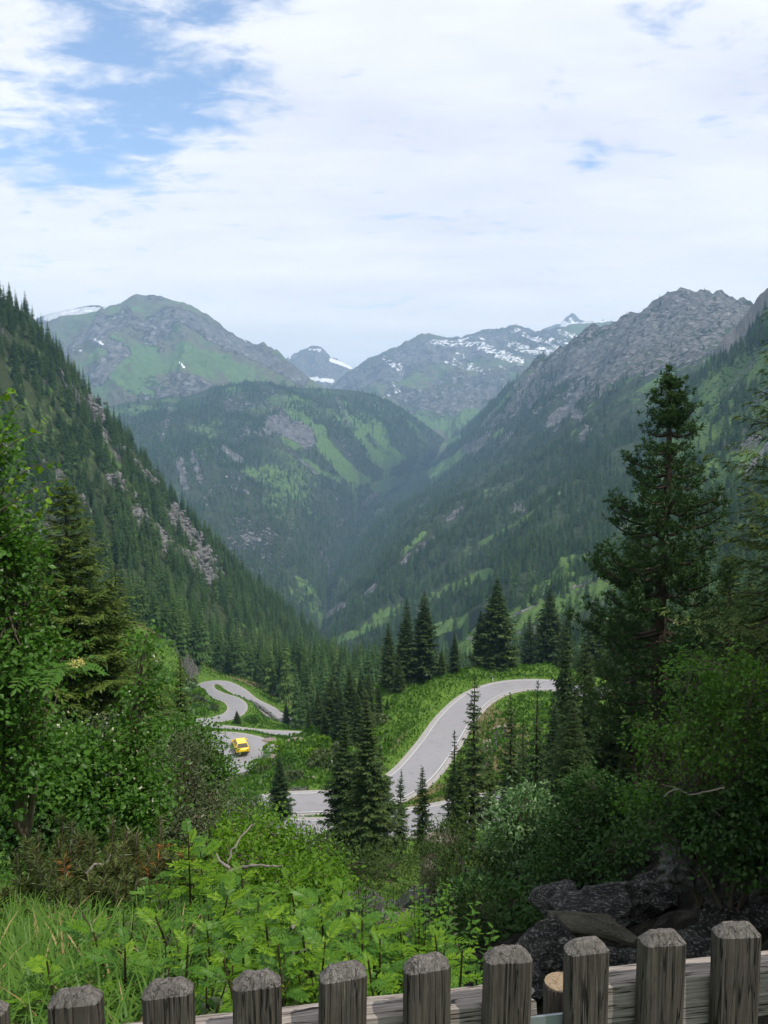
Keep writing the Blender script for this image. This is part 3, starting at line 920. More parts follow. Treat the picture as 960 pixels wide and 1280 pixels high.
def wooded_hill():
    crest = [(60, 525, 2900), (120, 512, 3000), (160, 503, 3100), (205, 497, 3200), (232, 496, 3260), (260, 487, 3350), (300, 479, 3400), (325, 477, 3420), (350, 483, 3450), (400, 486, 3500), (440, 488, 3560), (465, 492, 3600), (490, 503, 3650), (512, 517, 3720), (535, 533, 3800), (552, 546, 3900), (575, 562, 4000), (600, 575, 4100)]
    mid = [(60, 600, 2300), (140, 590, 2350), (200, 580, 2420), (260, 560, 2560), (310, 545, 2700), (350, 540, 2800), (400, 545, 2900), (440, 552, 3050), (480, 560, 3250), (510, 568, 3450), (540, 572, 3700), (570, 580, 3900), (600, 590, 4000)]
    foot = [(60, 800, 1450), (160, 800, 1450), (260, 800, 1430), (330, 800, 1420), (385, 808, 1420), (405, 775, 1750), (425, 735, 2250), (440, 700, 2800), (455, 672, 3300), (472, 655, 3600), (500, 645, 3800), (540, 640, 3950), (600, 640, 4050)]
    G, nb = loft([crest, mid, foot], 300, 200, 75, 380, 23, back=((60, 10), (400, 120), (900, 500)), gul=1.2, crest_amp=0.05, fade=([0, 0.7, 0.9, 1], [1, 1, 0.4, 0.2]))
    spec = [('green', [(398, 535), (408, 560), (430, 585), (450, 600)], 11, 1.0), ('green', [(410, 555), (440, 597), (455, 600)], 8, 1.0), ('green', [(468, 568), (480, 578), (495, 573)], 9, 1.0), ('green', [(440, 520), (485, 560), (505, 572)], 4, 0.85), ('green', [(380, 575), (400, 590), (425, 600)], 4, 0.8),
            ('green', [(375, 520), (400, 545)], 7, 0.9), ('bare', [(285, 503), (320, 510), (350, 500)], 12, 0.9), ('rock', [(345, 530), (385, 545)], 17, 0.85), ('rock', [(385, 555), (350, 515)], 9, 0.7),
            ('bare', [(212, 510), (205, 540), (200, 552)], 4, 1.0), ('rock', [(225, 575), (232, 615)], 6, 0.8), ('rock', [(240, 565), (250, 600)], 5, 0.65), ('bare', [(362, 640), (360, 690)], 6, 0.8), ('bare', [(370, 690), (350, 690)], 6, 0.6),
            ('bare', [(420, 660), (435, 645)], 4, 0.9), ('bare', [(395, 700), (420, 675)], 3, 0.8), ('rock', [(290, 610), (310, 615)], 5, 0.6), ('bare', [(310, 625), (338, 615)], 2.5, 0.8), ('rock', [(455, 630), (470, 618)], 5, 0.7), ('green', [(335, 500), (370, 498)], 7, 0.8), ('bare', [(420, 497), (436, 530)], 3, 1.1), ('green', [(445, 540), (470, 568)], 4, 1.0), ('green', [(535, 592), (505, 600), (472, 609)], 8, 1.3), ('bare', [(360, 562), (395, 592)], 3.5, 1.1), ('green', [(430, 515), (455, 540)], 5, 0.9), ('bare', [(255, 620), (262, 650)], 3, 1.0), ('bare', [(300, 590), (318, 600)], 4, 1.0), ('rock', [(280, 560), (300, 575)], 6, 0.8)]
    m, u, v = masks(G, spec)
    nz = fbm(G[..., 0] / 150, G[..., 1] / 150, 5, 35).ravel()
    m['rock'] = np.maximum(np.maximum(m['rock'], m['bare'] * 0.5), np.clip(0.1 + 0.8 * nz, 0, 0.6))
    m['green'] = np.maximum(np.maximum(m['green'], m['bare'] * 0.45), np.clip(0.22 - 0.85 * nz, 0, 0.8))
    land('hill', G, M_SLOPE2, m['green'], m['rock'], m['snow'], 'rounded wooded hill standing across the valley')
    dens = 1 - np.clip(np.maximum(np.maximum(sstep(m['rock'], 0.58, 0.85), np.maximum(sstep(m['green'], 0.4, 0.8) * 0.75, sstep(m['green'], 0.8, 0.95))), m['bare']), 0, 0.97)
    scatter(G, nb, 0.019, 8, 25, 'wood of the hill across the valley', dens, 38, 0.9, 160)


def far_mountains():
    # big green and grey mountain on the left
    crest = [(-150, 470, 6200), (-40, 440, 6200), (40, 408, 6250), (62, 400, 6300), (90, 394, 6320), (120, 391, 6350), (148, 381, 6400), (162, 372, 6420), (175, 368, 6430), (188, 371, 6430), (203, 373, 6420), (222, 378, 6400), (243, 385, 6380), (262, 396, 6350), (280, 410, 6330), (298, 422, 6300), (312, 428, 6300), (322, 431, 6300), (328, 429, 6300), (336, 434, 6300), (352, 446, 6280), (368, 462, 6260), (388, 480, 6250), (420, 500, 6200), (470, 530, 6200)]
    mid = [(-150, 520, 5300), (60, 450, 5400), (150, 432, 5450), (230, 430, 5480), (300, 455, 5500), (350, 475, 5500), (400, 500, 5500), (470, 540, 5500)]
    foot = [(-150, 580, 4300), (60, 530, 4400), (200, 515, 4500), (300, 505, 4600), (350, 505, 4650), (400, 515, 4700), (470, 550, 4800)]
    G, nb = loft([crest, mid, foot], 340, 190, 160, 620, 51, near=0.74, back=((200, 60), (900, 500), (2000, 1300)), gul=1.5, crest_amp=0.06, crest_rough=22)
    spec = [('green', [(182, 440), (178, 470), (190, 495)], 20, 0.95), ('green', [(150, 470), (185, 492)], 16, 0.9), ('green', [(230, 435), (250, 460)], 11, 0.75), ('green', [(278, 455), (310, 485), (345, 490)], 10, 0.85), ('green', [(205, 415), (225, 400)], 14, 0.55), ('green', [(240, 490), (300, 495)], 10, 0.6), ('green', [(175, 385), (200, 400)], 12, 0.45),
            ('rock', [(120, 420), (150, 440), (120, 470)], 14, 0.7), ('rock', [(230, 395), (290, 430), (340, 450)], 12, 0.75), ('rock', [(320, 440), (375, 475)], 12, 0.8), ('rock', [(215, 470), (260, 480)], 8, 0.6), ('snow', [(118, 424), (128, 430)], 2.4, 1.0), ('snow', [(225, 453), (230, 459)], 2.2, 1.0), ('snow', [(92, 438), (103, 439)], 1.5, 0.9), ('snow', [(305, 425), (309, 428)], 1.5, 0.9)]
    m, u, v = masks(G, spec)
    nz = fbm(G[..., 0] / 420, G[..., 1] / 420, 6, 45, 0.6).ravel()
    m['rock'] = np.maximum(m['rock'], np.clip(0.36 + 0.8 * nz, 0, 0.8)); m['green'] = np.maximum(m['green'], np.clip(0.28 - 0.7 * nz, 0, 0.7))
    land('mountain', G, M_FAR, m['green'], m['rock'], m['snow'], 'broad green and grey mountain behind the wooded hill')
    # snowy plateau behind it
    crest = [(-60, 430, 8200), (40, 402, 8200), (58, 393, 8200), (75, 389, 8200), (92, 386, 8200), (108, 383, 8200), (122, 382, 8200), (136, 386, 8200), (170, 392, 8200), (220, 410, 8200)]
    foot = [(-60, 470, 7200), (60, 425, 7200), (130, 420, 7200), (220, 440, 7200)]
    G, nb = loft([crest, foot], 120, 40, 40, 400, 61, near=0.70, back=((400, 200), (1500, 900)), crest_amp=0.1, crest_rough=10)
    m, u, v = masks(G, [('snow', [(60, 397), (80, 391), (130, 389)], 7, 1.0)])
    nz = fbm(G[..., 0] / 160, G[..., 1] / 160, 4, 5).ravel()
    land('mountain', G, M_FAR, m['green'], m['rock'] + 0.5, m['snow'] * (1.25 + 0.6 * nz), 'snow covered ridge behind the left mountain')
    # peak in the gap
    crest = [(300, 490, 11500), (340, 470, 11500), (358, 449, 11500), (370, 442, 11500), (380, 438, 11500), (388, 434, 11500), (396, 433, 11500), (404, 437, 11500), (414, 446, 11500), (424, 452, 11500), (436, 457, 11500), (450, 470, 11500), (500, 500, 11500)]
    foot = [(300, 540, 10000), (400, 500, 10000), (450, 500, 10000), (500, 540, 10000)]
    G, nb = loft([crest, foot], 150, 60, 90, 500, 81, near=0.62, back=((400, 300), (1500, 1300)), gul=1.5, crest_amp=0.08, crest_rough=40)
    m, u, v = masks(G, [('snow', [(385, 436), (400, 438)], 2.6, 0.85), ('snow', [(414, 449), (438, 459)], 3.6, 1.2), ('snow', [(388, 474), (415, 476)], 3.4, 1.2), ('snow', [(362, 447), (368, 446)], 2, 0.8)])
    land('mountain', G, M_FAR, m['green'], m['rock'] + 0.85, m['snow'], 'small blue peak with snow at its top in the gap')
    # far range with snow patches
    crest = [(380, 510, 9600), (415, 482, 9500), (432, 468, 9500), (450, 456, 9450), (465, 448, 9450), (482, 440, 9400), (498, 434, 9400), (512, 427, 9400), (522, 419, 9400), (532, 418, 9400), (546, 421, 9400), (562, 421, 9400), (576, 424, 9400), (590, 418, 9400), (604, 415, 9400), (618, 414, 9400), (632, 411, 9400), (645, 407, 9400), (655, 411, 9400), (668, 416, 9400), (690, 412, 9300), (715, 407, 9300), (735, 404, 9300), (760, 402, 9300), (820, 410, 9300), (900, 430, 9300)]
    mid = [(380, 530, 8000), (450, 500, 8000), (520, 480, 8000), (590, 475, 8000), (660, 460, 7900), (740, 455, 7900), (900, 480, 7900)]
    foot = [(380, 600, 5800), (470, 575, 5800), (540, 562, 5700), (600, 560, 5600), (680, 540, 5600), (760, 540, 5600), (900, 560, 5600)]
    G, nb = loft([crest, mid, foot], 340, 190, 170, 760, 97, near=0.66, back=((300, 200), (1500, 1300)), gul=1.6, crest_amp=0.08, crest_rough=34)
    spec = [('snow', [(640, 430), (665, 440), (700, 434)], 7, 0.86), ('snow', [(655, 420), (690, 428)], 5, 0.84), ('snow', [(600, 432), (650, 452)], 8, 0.8), ('snow', [(560, 450), (610, 465)], 6, 0.72), ('snow', [(700, 415), (730, 425)], 5, 0.8), ('snow', [(480, 447), (500, 460)], 5, 0.8), ('snow', [(540, 428), (600, 430)], 5, 0.8), ('snow', [(470, 500), (500, 490)], 3, 0.8), ('snow', [(612, 440), (632, 447)], 3.5, 0.9), ('snow', [(570, 440), (580, 445)], 2.6, 0.8), ('snow', [(600, 422), (605, 425)], 2, 0.9), ('snow', [(625, 458), (635, 462)], 2.5, 0.8), ('snow', [(690, 425), (720, 430)], 5, 0.8), ('snow', [(585, 455), (592, 462)], 2, 0.9), ('snow', [(640, 415), (650, 411)], 2.5, 0.85), ('snow', [(573, 426), (590, 421)], 2, 0.8), ('snow', [(492, 480), (494, 486)], 2, 0.8),
            ('green', [(520, 520), (560, 530), (610, 500)], 16, 0.85), ('green', [(570, 500), (600, 490), (640, 470)], 9, 0.65), ('green', [(545, 460), (570, 480)], 12, 0.5), ('rock', [(500, 450), (530, 440), (560, 440), (620, 430)], 18, 0.8), ('rock', [(490, 490), (540, 500)], 12, 0.6)]
    m, u, v = masks(G, spec)
    nz = fbm(G[..., 0] / 500, G[..., 1] / 500, 6, 45, 0.6).ravel()
    m['rock'] = np.maximum(m['rock'], np.clip(0.4 + 0.7 * nz, 0, 0.8)); m['green'] = np.maximum(m['green'], np.clip(0.3 - 0.6 * nz, 0, 0.6))
    land('mountain', G, M_FAR, m['green'], m['rock'], m['snow'], 'distant blue range with patches of snow')
    # sharp white summit behind the range
    crest = [(600, 450, 12600), (650, 425, 12600), (672, 414, 12600), (690, 408, 12600), (700, 404, 12600), (706, 398, 12600), (711, 394, 12600), (715, 392, 12600), (719, 394, 12600), (725, 400, 12600), (733, 403, 12600), (745, 402, 12600), (757, 400, 12600), (790, 410, 12600), (850, 430, 12600)]
    foot = [(600, 500, 10800), (700, 450, 10800), (760, 450, 10800), (850, 480, 10800)]
    G, nb = loft([crest, foot], 160, 60, 80, 400, 101, near=0.60, back=((300, 300), (1200, 1300)), gul=1.5, crest_amp=0.05, crest_rough=24)
    m, u, v = masks(G, [('snow', [(705, 406), (718, 408), (760, 405)], 6, 1.25), ('snow', [(713, 398), (716, 404)], 3, 1.0)])
    land('mountain', G, M_FAR, m['green'], m['rock'] + 0.85, m['snow'], 'sharp snowy summit rising behind the distant range')
    # valley bottom and everything below, out to the horizon
    V = []
    n = 64
    rings = [0, 400, 1500, 4000, 9000, 16000]
    for r in rings:
        for k in range(n):
            a = 2 * math.pi * k / n
            V.append((r * math.cos(a), 3000 + r * math.sin(a), -700.0))
    F = []
    for i in range(len(rings) - 1):
        for k in range(n):
            F.append((i * n + k, (i + 1) * n + k, (i + 1) * n + (k + 1) % n, i * n + (k + 1) % n))
    V = np.array(V)
    z = np.zeros(len(V))
    me = mesh_np('valley_floor', V, np.array(F), [M_FAR], {'green': z + 0.8, 'rock': z, 'snow': z})
    link('valley_floor', me, kind='structure', label='low valley ground reaching to the horizon')


M_SLOPE2 = mat_ground('mountainside_ground', ((0.05, 0.095, 0.028), (0.08, 0.15, 0.035), (0.11, 0.17, 0.05)),
                      ((0.024, 0.038, 0.018), (0.042, 0.055, 0.027)), ((0.055, 0.055, 0.055), (0.15, 0.147, 0.144), (0.33, 0.325, 0.315)), 0.016, 0.07)
left_side()
G_, w_ = WOODV[0]
scatter(np.concatenate([G_, G_[-1:]]), 0, 0.06, 12, 22, 'spruces of the wood on the left spur', np.concatenate([w_, w_[-1:]]).ravel(), 44, 0.25, 45)
right_side()
right_spur()
wooded_hill()
far_mountains()

# ------------------------------------------------------------------ plants: leaf and needle blades as real faces
def blades(P, D, Wd, tint, up=None):
    """diamond blades: foot P, vector D to the tip, half width vector Wd"""
    n = len(P)
    lift = 0 if up is None else up
    mid = P + 0.45 * D + lift
    V = np.stack([P, mid + Wd, P + D, mid - Wd], 1).reshape(-1, 3)
    F = np.arange(n * 4).reshape(n, 4)
    return V, F, np.repeat(tint, 4)


def unit(a):
    return a / (np.linalg.norm(a, axis=-1, keepdims=True) + 1e-9)


def spruce_data(name, seed, rmax, whorls, per, sprays, slen, crown_from=0.06, sparse=0.0, leaf=None, twigs=1, droop=0.25, power=0.85, skinny=0.0):
    """a spruce of height 10: (trunk mesh, crown mesh). Whorls of drooping boughs set with needle sprays"""
    rg = np.random.default_rng(seed)
    leaf = leaf or M_SPRUCE
    slen0 = slen
    tr = MB()
    hh = np.linspace(-0.4, 9.85, 9)
    bend = np.cumsum(rg.normal(0, 0.02, (9, 2)), 0)
    tr.tube(np.c_[bend, hh], np.linspace(0.17, 0.012, 9), 7)
    Ps, Ds, Ws, Ts = [], [], [], []
    nb = 0
    for w in range(whorls):
        t = crown_from + (1 - crown_from) * (w + 0.3 * rg.random()) / whorls
        z0 = 10 * t * 0.985
        Rr = rmax * ((1 - t) ** power) * (0.78 + 0.42 * rg.random()) + 0.05
        # fuller skirt, thinner at the very base; sprays shrink towards the pointed top
        Rr *= 0.72 + 0.28 * min(1, (t - crown_from) / 0.12)
        sl = slen0 * (0.30 + 0.70 * min(1.0, (1 - t) / 0.45))
        slen = sl
        k = max(3, int(per * (0.7 + 0.6 * rg.random())))
        a0 = rg.random() * 6.28
        for b in range(k):
            if rg.random() < sparse:
                continue
            az = a0 + b * 6.283 / k + rg.normal(0, 0.22)
            L = Rr * (0.6 + 0.5 * rg.random()) * (1 + 0.12 * math.sin(3 * az + seed))
            dirv = np.array([math.cos(az), math.sin(az), 0.0])
            side = np.array([-math.sin(az), math.cos(az), 0.0])
            rise = 0.55 * (t - 0.45)
            dr = droop * (1.15 - t) * (0.7 + 0.6 * rg.random())
            m = max(4, int(sprays * (0.35 + 0.65 * L / rmax)))
            s = np.linspace(0.12, 1.0, m) + rg.normal(0, 0.02, m)
            c = np.stack([dirv[0] * s * L, dirv[1] * s * L, z0 + rise * s * L - dr * L * np.sin(s * 2.0) + 0.10 * L * s ** 3], 1)
            if nb % 2 == 0 and (sparse > 0.1 or twigs > 1):
                q = np.linspace(0, 1, 5)
                tr.tube(np.stack([dirv[0] * q * L, dirv[1] * q * L, z0 + rise * q * L - dr * L * np.sin(q * 2.0) + 0.1 * L * q ** 3], 1), np.linspace(0.035, 0.008, 5) * (0.5 + L / rmax * 0.5), 3, cap=False)
            nb += 1
            tint0 = 0.30 + 0.30 * rg.random()
            for sg in (-1, 1):
                ln = slen * (0.7 + 0.6 * rg.random(m)) * (1.15 - 0.55 * s)
                d = dirv * 0.55 + sg * side * 0.85 + rg.normal(0, 0.14, (m, 3)) + np.array([0, 0, -0.28])
                d = unit(d) * ln[:, None]
                if twigs <= 1:
                    Ps.append(c); Ds.append(d)
                    wv = unit(np.cross(d, np.array([0, 0, 1.0]) + rg.normal(0, 0.35, (m, 3)))) * (ln * 0.17)[:, None]
                    Ws.append(wv); Ts.append(np.clip(tint0 + 0.42 * s - 0.12 + rg.normal(0, 0.1, m), 0, 1))
                else:
                    # each spray is a twig carrying small needle shoots
                    kk = twigs
                    q = np.linspace(0.1, 1.0, kk)
                    base = (c[:, None] + d[:, None] * q[None, :, None]).reshape(-1, 3)
                    dd = np.repeat(d, kk, 0)
                    for s2 in (-1, 1):
                        sv = unit(np.cross(dd, np.array([0, 0, 1.0]))) * s2
                        e = unit(unit(dd) * 0.75 + sv * 0.7 + rg.normal(0, 0.2, dd.shape) + np.array([0, 0, -0.12]))
                        l2 = slen * 0.25 * (0.7 + 0.6 * rg.random(len(e)))
                        e = e * l2[:, None]
                        Ps.append(base); Ds.append(e)
                        Ws.append(unit(np.cross(e, np.array([0, 0, 1.0]) + rg.normal(0, 0.4, e.shape))) * (l2 * 0.15)[:, None])
                        Ts.append(np.clip(tint0 + 0.4 * np.repeat(s, kk) - 0.12 + 0.15 * np.tile(q, m) + rg.normal(0, 0.1, len(e)), 0, 1))
            # hanging sprays and the bough's own needles
            d = unit(dirv * 0.8 + rg.normal(0, 0.25, (m, 3)) + np.array([0, 0, -0.45])) * (slen * 0.8)
            Ps.append(c); Ds.append(d); Ws.append(unit(np.cross(d, rg.normal(0, 1, (m, 3)))) * slen * (0.12 if twigs <= 1 else 0.05)); Ts.append(np.clip(tint0 - 0.15 + rg.normal(0, 0.08, m), 0, 1))
    # leader
    m = 10
    z = np.linspace(9.3, 9.9, m); a = rg.random(m) * 6.28
    d = np.stack([np.cos(a) * 0.22, np.sin(a) * 0.22, np.full(m, 0.2)], 1) * 0.6
    Ps.append(np.c_[np.zeros((m, 2)), z]); Ds.append(d); Ws.append(unit(np.cross(d, np.array([0, 0, 1.0]))) * 0.05); Ts.append(np.full(m, 0.5))
    P, D, Wd, T = map(np.concatenate, (Ps, Ds, Ws, Ts))
    # a straight trunk is assumed by the boughs; follow its bend
    f = np.clip((P[:, 2] + 0.4) / 10.25 * 8, 0, 7.999); i = f.astype(int); g = (f - i)[:, None]
    P[:, :2] += bend[i] * (1 - g) + bend[np.minimum(i + 1, 8)] * g
    V, F, tt = blades(P, D, Wd, T)
    return tr.data(name + '_trunk', [M_BARK]), mesh_np(name + '_crown', V, F, [leaf], {'tint': tt}, smooth=False)


def forest_data(name, seed, rmax, whorls, per):
    """a small-in-the-picture spruce of height 10 as one mesh with trunk and boughs"""
    rg = np.random.default_rng(seed)
    Ps, Ds, Ws, Ts = [], [], [], []
    for w in range(whorls):
        t = 0.05 + 0.95 * (w + 0.4 * rg.random()) / whorls
        z0 = 10 * t
        Rr = rmax * ((1 - t) ** 0.92) * (0.8 + 0.35 * rg.random()) + 0.06
        k = max(4, int(per * (0.5 + 0.5 * (1 - t))))
        az = rg.random() * 6.28 + np.arange(k) * 6.283 / k + rg.normal(0, 0.25, k)
        L = Rr * (0.6 + 0.55 * rg.random(k))
        dn = -0.30 - 0.28 * rg.random(k) + 0.45 * (t - 0.4)
        tb = 0.3 + 0.45 * rg.random(k)
        for off, s0, s1, wd in ((0.0, 0.0, 1.0, 0.13), (0.42, 0.30, 0.62, 0.13), (-0.42, 0.30, 0.62, 0.13)):
            d0 = np.stack([np.cos(az), np.sin(az), dn], 1) * L[:, None]
            d1 = np.stack([np.cos(az + off), np.sin(az + off), dn - 0.12 * (off != 0)], 1) * (L * s1)[:, None]
            Ps.append(np.stack([np.zeros(k), np.zeros(k), np.full(k, z0 + 0.2)], 1) + d0 * s0); Ds.append(d1)
            Ws.append(np.stack([-np.sin(az + off), np.cos(az + off), rg.normal(0, 0.35, k)], 1) * (L * wd)[:, None])
            Ts.append(np.clip(tb + rg.normal(0, 0.1, k), 0, 1))
    P, D, Wd, T = map(np.concatenate, (Ps, Ds, Ws, Ts))
    V, F, tt = blades(P, D, Wd, T, np.array([0, 0, 0.10]))
    tv = np.array([(0.12 * math.cos(a) * s, 0.12 * math.sin(a) * s, z) for z, s in ((-0.5, 1.2), (9.7, 0.15)) for a in (0, 2.1, 4.2)])
    tf = np.array([(0, 1, 4, 3), (1, 2, 5, 4), (2, 0, 3, 5)]) + len(V)
    mi = np.r_[np.zeros(len(F), int), np.ones(3, int)]
    return mesh_np(name, np.concatenate([V, tv]), np.concatenate([F, tf]), [M_FOREST, M_BARK], {'tint': np.r_[tt, np.zeros(6)]}, smooth=False, midx=mi)


def pine_data(name, seed):
    """stone pine of height 10: tall, blunt, with lobed boughs of needle tufts and gaps between"""
    rg = np.random.default_rng(seed)
    tr = MB()
    hh = np.linspace(-0.3, 9.8, 12)
    bend = np.cumsum(rg.normal(0, 0.025, (12, 2)), 0)
    tr.tube(np.c_[bend, hh], np.r_[0.24, np.linspace(0.2, 0.03, 11)], 9)
    tips, wts = [], []
    nw = 30
    for w in range(nw):
        t = 0.14 + 0.85 * (w + 0.5 * rg.random()) / nw
        prof = np.interp(t, [0.1, 0.2, 0.35, 0.5, 0.62, 0.74, 0.86, 0.95, 1.0], [1.5, 1.7, 1.8, 1.72, 1.42, 1.0, 0.64, 0.36, 0.12])
        k = rg.integers(4, 7)
        a0 = rg.random() * 6.28
        for b in range(k):
            if rg.random() < (0.20 if t > 0.4 else 0.36):
                continue
            az = a0 + b * 6.283 / k + rg.normal(0, 0.3)
            L = prof * (0.62 + 0.5 * rg.random())
            dv = np.array([math.cos(az), math.sin(az), 0]); sv = np.array([-math.sin(az), math.cos(az), 0])
            q = np.linspace(0, 1, 6)
            z0 = t * 9.8
            path = dv * (q * L)[:, None] + np.c_[np.zeros((6, 2)), z0 - 0.22 * L * np.sin(q * 2.2) + 0.33 * L * q ** 2.2]
            path += sv * (0.1 * L * np.sin(q * 3 + rg.random() * 3))[:, None]
            i = min(10, int((z0 + 0.3) / 10.1 * 11)); path[:, :2] += bend[i]
            tr.tube(path, np.linspace(0.05, 0.012, 6), 4, cap=False)
            ns = max(5, int(13 * L / 1.5))
            for s in np.linspace(0.30, 1.0, ns):
                p = np.array([np.interp(s, q, path[:, j]) for j in range(3)])
                nt = 4
                for c in range(nt):
                    off = sv * rg.normal(0, 0.17 * (1.25 - s * 0.6)) * (0.6 + L * 0.5) + dv * rg.normal(0, 0.08) + np.array([0, 0, rg.normal(0.07, 0.08)])
                    tips.append(p + off); wts.append(unit(dv * 0.55 + off * 1.5 + np.array([0, 0, 0.65])))
    for c in range(16):
        tips.append(np.array([bend[-1][0] + rg.normal(0, 0.08), bend[-1][1] + rg.normal(0, 0.08), 9.2 + 0.75 * rg.random()])); wts.append(np.array([0, 0, 1.0]))
    tips = np.array(tips); wts = np.array(wts)
    m = 14
    n = len(tips)
    ax = np.repeat(wts, m, 0)
    d = unit(ax * 0.6 + rg.normal(0, 0.62, (n * m, 3)))
    ln = 0.115 * (0.7 + 0.6 * rg.random(n * m))
    P = np.repeat(tips, m, 0)
    D = d * ln[:, None]
    Wd = unit(np.cross(D, rg.normal(0, 1, D.shape))) * 0.012
    T = np.repeat(0.15 + 0.55 * rg.random(n), m) + 0.25 * (d[:, 2]) * 0.6 + rg.normal(0, 0.05, n * m)
    V, F, tt = blades(P, D, Wd, np.clip(T, 0, 1))
    return tr.data(name + '_trunk', [M_BARK]), mesh_np(name + '_crown', V, F, [M_PINE], {'tint': tt}, smooth=False)


def leaf_mesh(P, D, Wd, tint, fold=0.25):
    """folded leaves with six corners each: two quads along the midrib"""
    n = len(P)
    up = unit(np.cross(Wd, D)) * np.linalg.norm(Wd, axis=1, keepdims=True) * fold
    V = np.stack([P, P + 0.35 * D + Wd + up, P + 0.75 * D + Wd * 0.7 + up, P + D, P + 0.75 * D - Wd * 0.7 + up, P + 0.35 * D - Wd + up], 1).reshape(-1, 3)
    b = np.arange(n)[:, None] * 6
    F = np.concatenate([b + np.array([[0, 1, 2, 3]]), b + np.array([[0, 3, 4, 5]])], 0)
    return V, F, np.repeat(tint, 6)


def broadleaf_data(name, seed, blobs, n_clusters, per, leaf_len, spread, leafmat, barkmat, trunk_r=0.06, aspect=0.34, flowers=0, flow_mat=None, droop=0.35, fork=0.3):
    """foliage in clusters inside ellipsoid blobs [(centre, radii)], carried by branches from the foot; sizes in metres"""
    rg = np.random.default_rng(seed)
    blobs = [(np.array(c, float), np.array(r, float)) for c, r in blobs]
    vol = np.array([np.prod(r) ** (2 / 3) for _, r in blobs]); vol /= vol.sum()
    C, Nn = [], []
    for _ in range(n_clusters):
        c, r = blobs[rg.choice(len(blobs), p=vol)]
        d = unit(rg.normal(0, 1, 3)); rad = 0.45 + 0.58 * rg.random() ** 0.6
        C.append(c + d * r * rad); Nn.append(d)
    C = np.array(C); Nn = np.array(Nn)
    tr = MB()
    top = max(c[2] for c, _ in blobs)
    cen = np.mean([c for c, _ in blobs], 0)
    fz = fork * top
    tr.tube(np.array([[0, 0, -0.3], [0.04 * top * rg.normal() * 0.4, 0.02 * top, fz * 0.5], [cen[0] * 0.25, cen[1] * 0.25, fz]]), [trunk_r * 1.15, trunk_r, trunk_r * 0.8], 7)
    f0 = np.array([cen[0] * 0.25, cen[1] * 0.25, fz])
    for c, r in blobs:
        mid = f0 * 0.5 + c * 0.5 + rg.normal(0, 0.05, 3) * np.linalg.norm(c - f0)
        q = np.linspace(0, 1, 7)[:, None]
        path = (1 - q) ** 2 * f0 + 2 * q * (1 - q) * mid + q ** 2 * (c + np.array([0, 0, r[2] * 0.5]))
        tr.tube(path, np.linspace(trunk_r * 0.75, trunk_r * 0.2, 7), 6)
        near = np.where((np.abs((C - c) / r) < 1.15).all(1))[0]
        for j in near[:int(26)]:
            b = path[rg.integers(2, 7)]
            m2 = (b + C[j]) / 2 + rg.normal(0, 0.08, 3) * np.linalg.norm(C[j] - b)
            q2 = np.linspace(0, 1, 5)[:, None]
            tr.tube((1 - q2) ** 2 * b + 2 * q2 * (1 - q2) * m2 + q2 ** 2 * C[j], np.linspace(trunk_r * 0.22, trunk_r * 0.05, 5), 4, cap=False)
    n = len(C) * per
    P = np.repeat(C, per, 0) + rg.normal(0, 1, (n, 3)) * spread * np.array([1, 1, 0.7])
    out = np.repeat(Nn, per, 0)
    D = unit(out * 0.7 + rg.normal(0, 0.6, (n, 3)) + np.array([0, 0, -droop]))
    ln = leaf_len * (0.65 + 0.6 * rg.random(n))
    Wd = unit(np.cross(D, np.array([0, 0, 1.0]) + rg.normal(0, 0.45, (n, 3)))) * (ln * aspect)[:, None]
    tint = np.clip(np.repeat(0.28 + 0.4 * rg.random(len(C)), per) + rg.normal(0, 0.14, n), 0, 1)
    V, F, tt = leaf_mesh(P, D * ln[:, None], Wd, tint)
    crown = mesh_np(name + '_crown', V, F, [leafmat], {'tint': tt}, smooth=False)
    fl = None
    if flowers:
        pk = rg.integers(0, len(C), flowers)
        fp = C[pk] + Nn[pk] * spread * 1.2 + rg.normal(0, spread * 0.6, (flowers, 3))
        k = 5
        n2 = flowers * k
        P2 = np.repeat(fp, k, 0)
        D2 = unit(rg.normal(0, 1, (n2, 3)) + np.array([0, 0, 0.6]) + np.repeat(Nn[pk], k, 0) * 0.5) * leaf_len * 0.42
        W2 = unit(np.cross(D2, rg.normal(0, 1, (n2, 3)))) * leaf_len * 0.16
        V2, F2, t2 = blades(P2, D2, W2, rg.random(n2))
        fl = mesh_np(name + '_blossom', V2, F2, [flow_mat], {'tint': t2}, smooth=False)
    return tr.data(name + '_trunk', [barkmat]), crown, fl


def place(name, meshes, loc, h_scale, rz=0.0, xy=None, label=None, cat='tree', group=None, names=('trunk', 'crown', 'blossom')):
    o = link(name, None, label=label, cat=cat, group=group, loc=loc)
    o.rotation_euler = (0, 0, rz)
    o.scale = (xy or h_scale, xy or h_scale, h_scale)
    for nm, me in zip(names, meshes):
        if me is not None:
            link(nm, me, o)
    return o


# ------------------------------------------------------------------ the slope woods
FV = [forest_data('spruce_small', 201, 2.0, 24, 13), forest_data('spruce_small', 202, 1.6, 26, 12), forest_data('spruce_small', 203, 2.3, 24, 14), forest_data('spruce_small', 204, 1.35, 26, 11)]


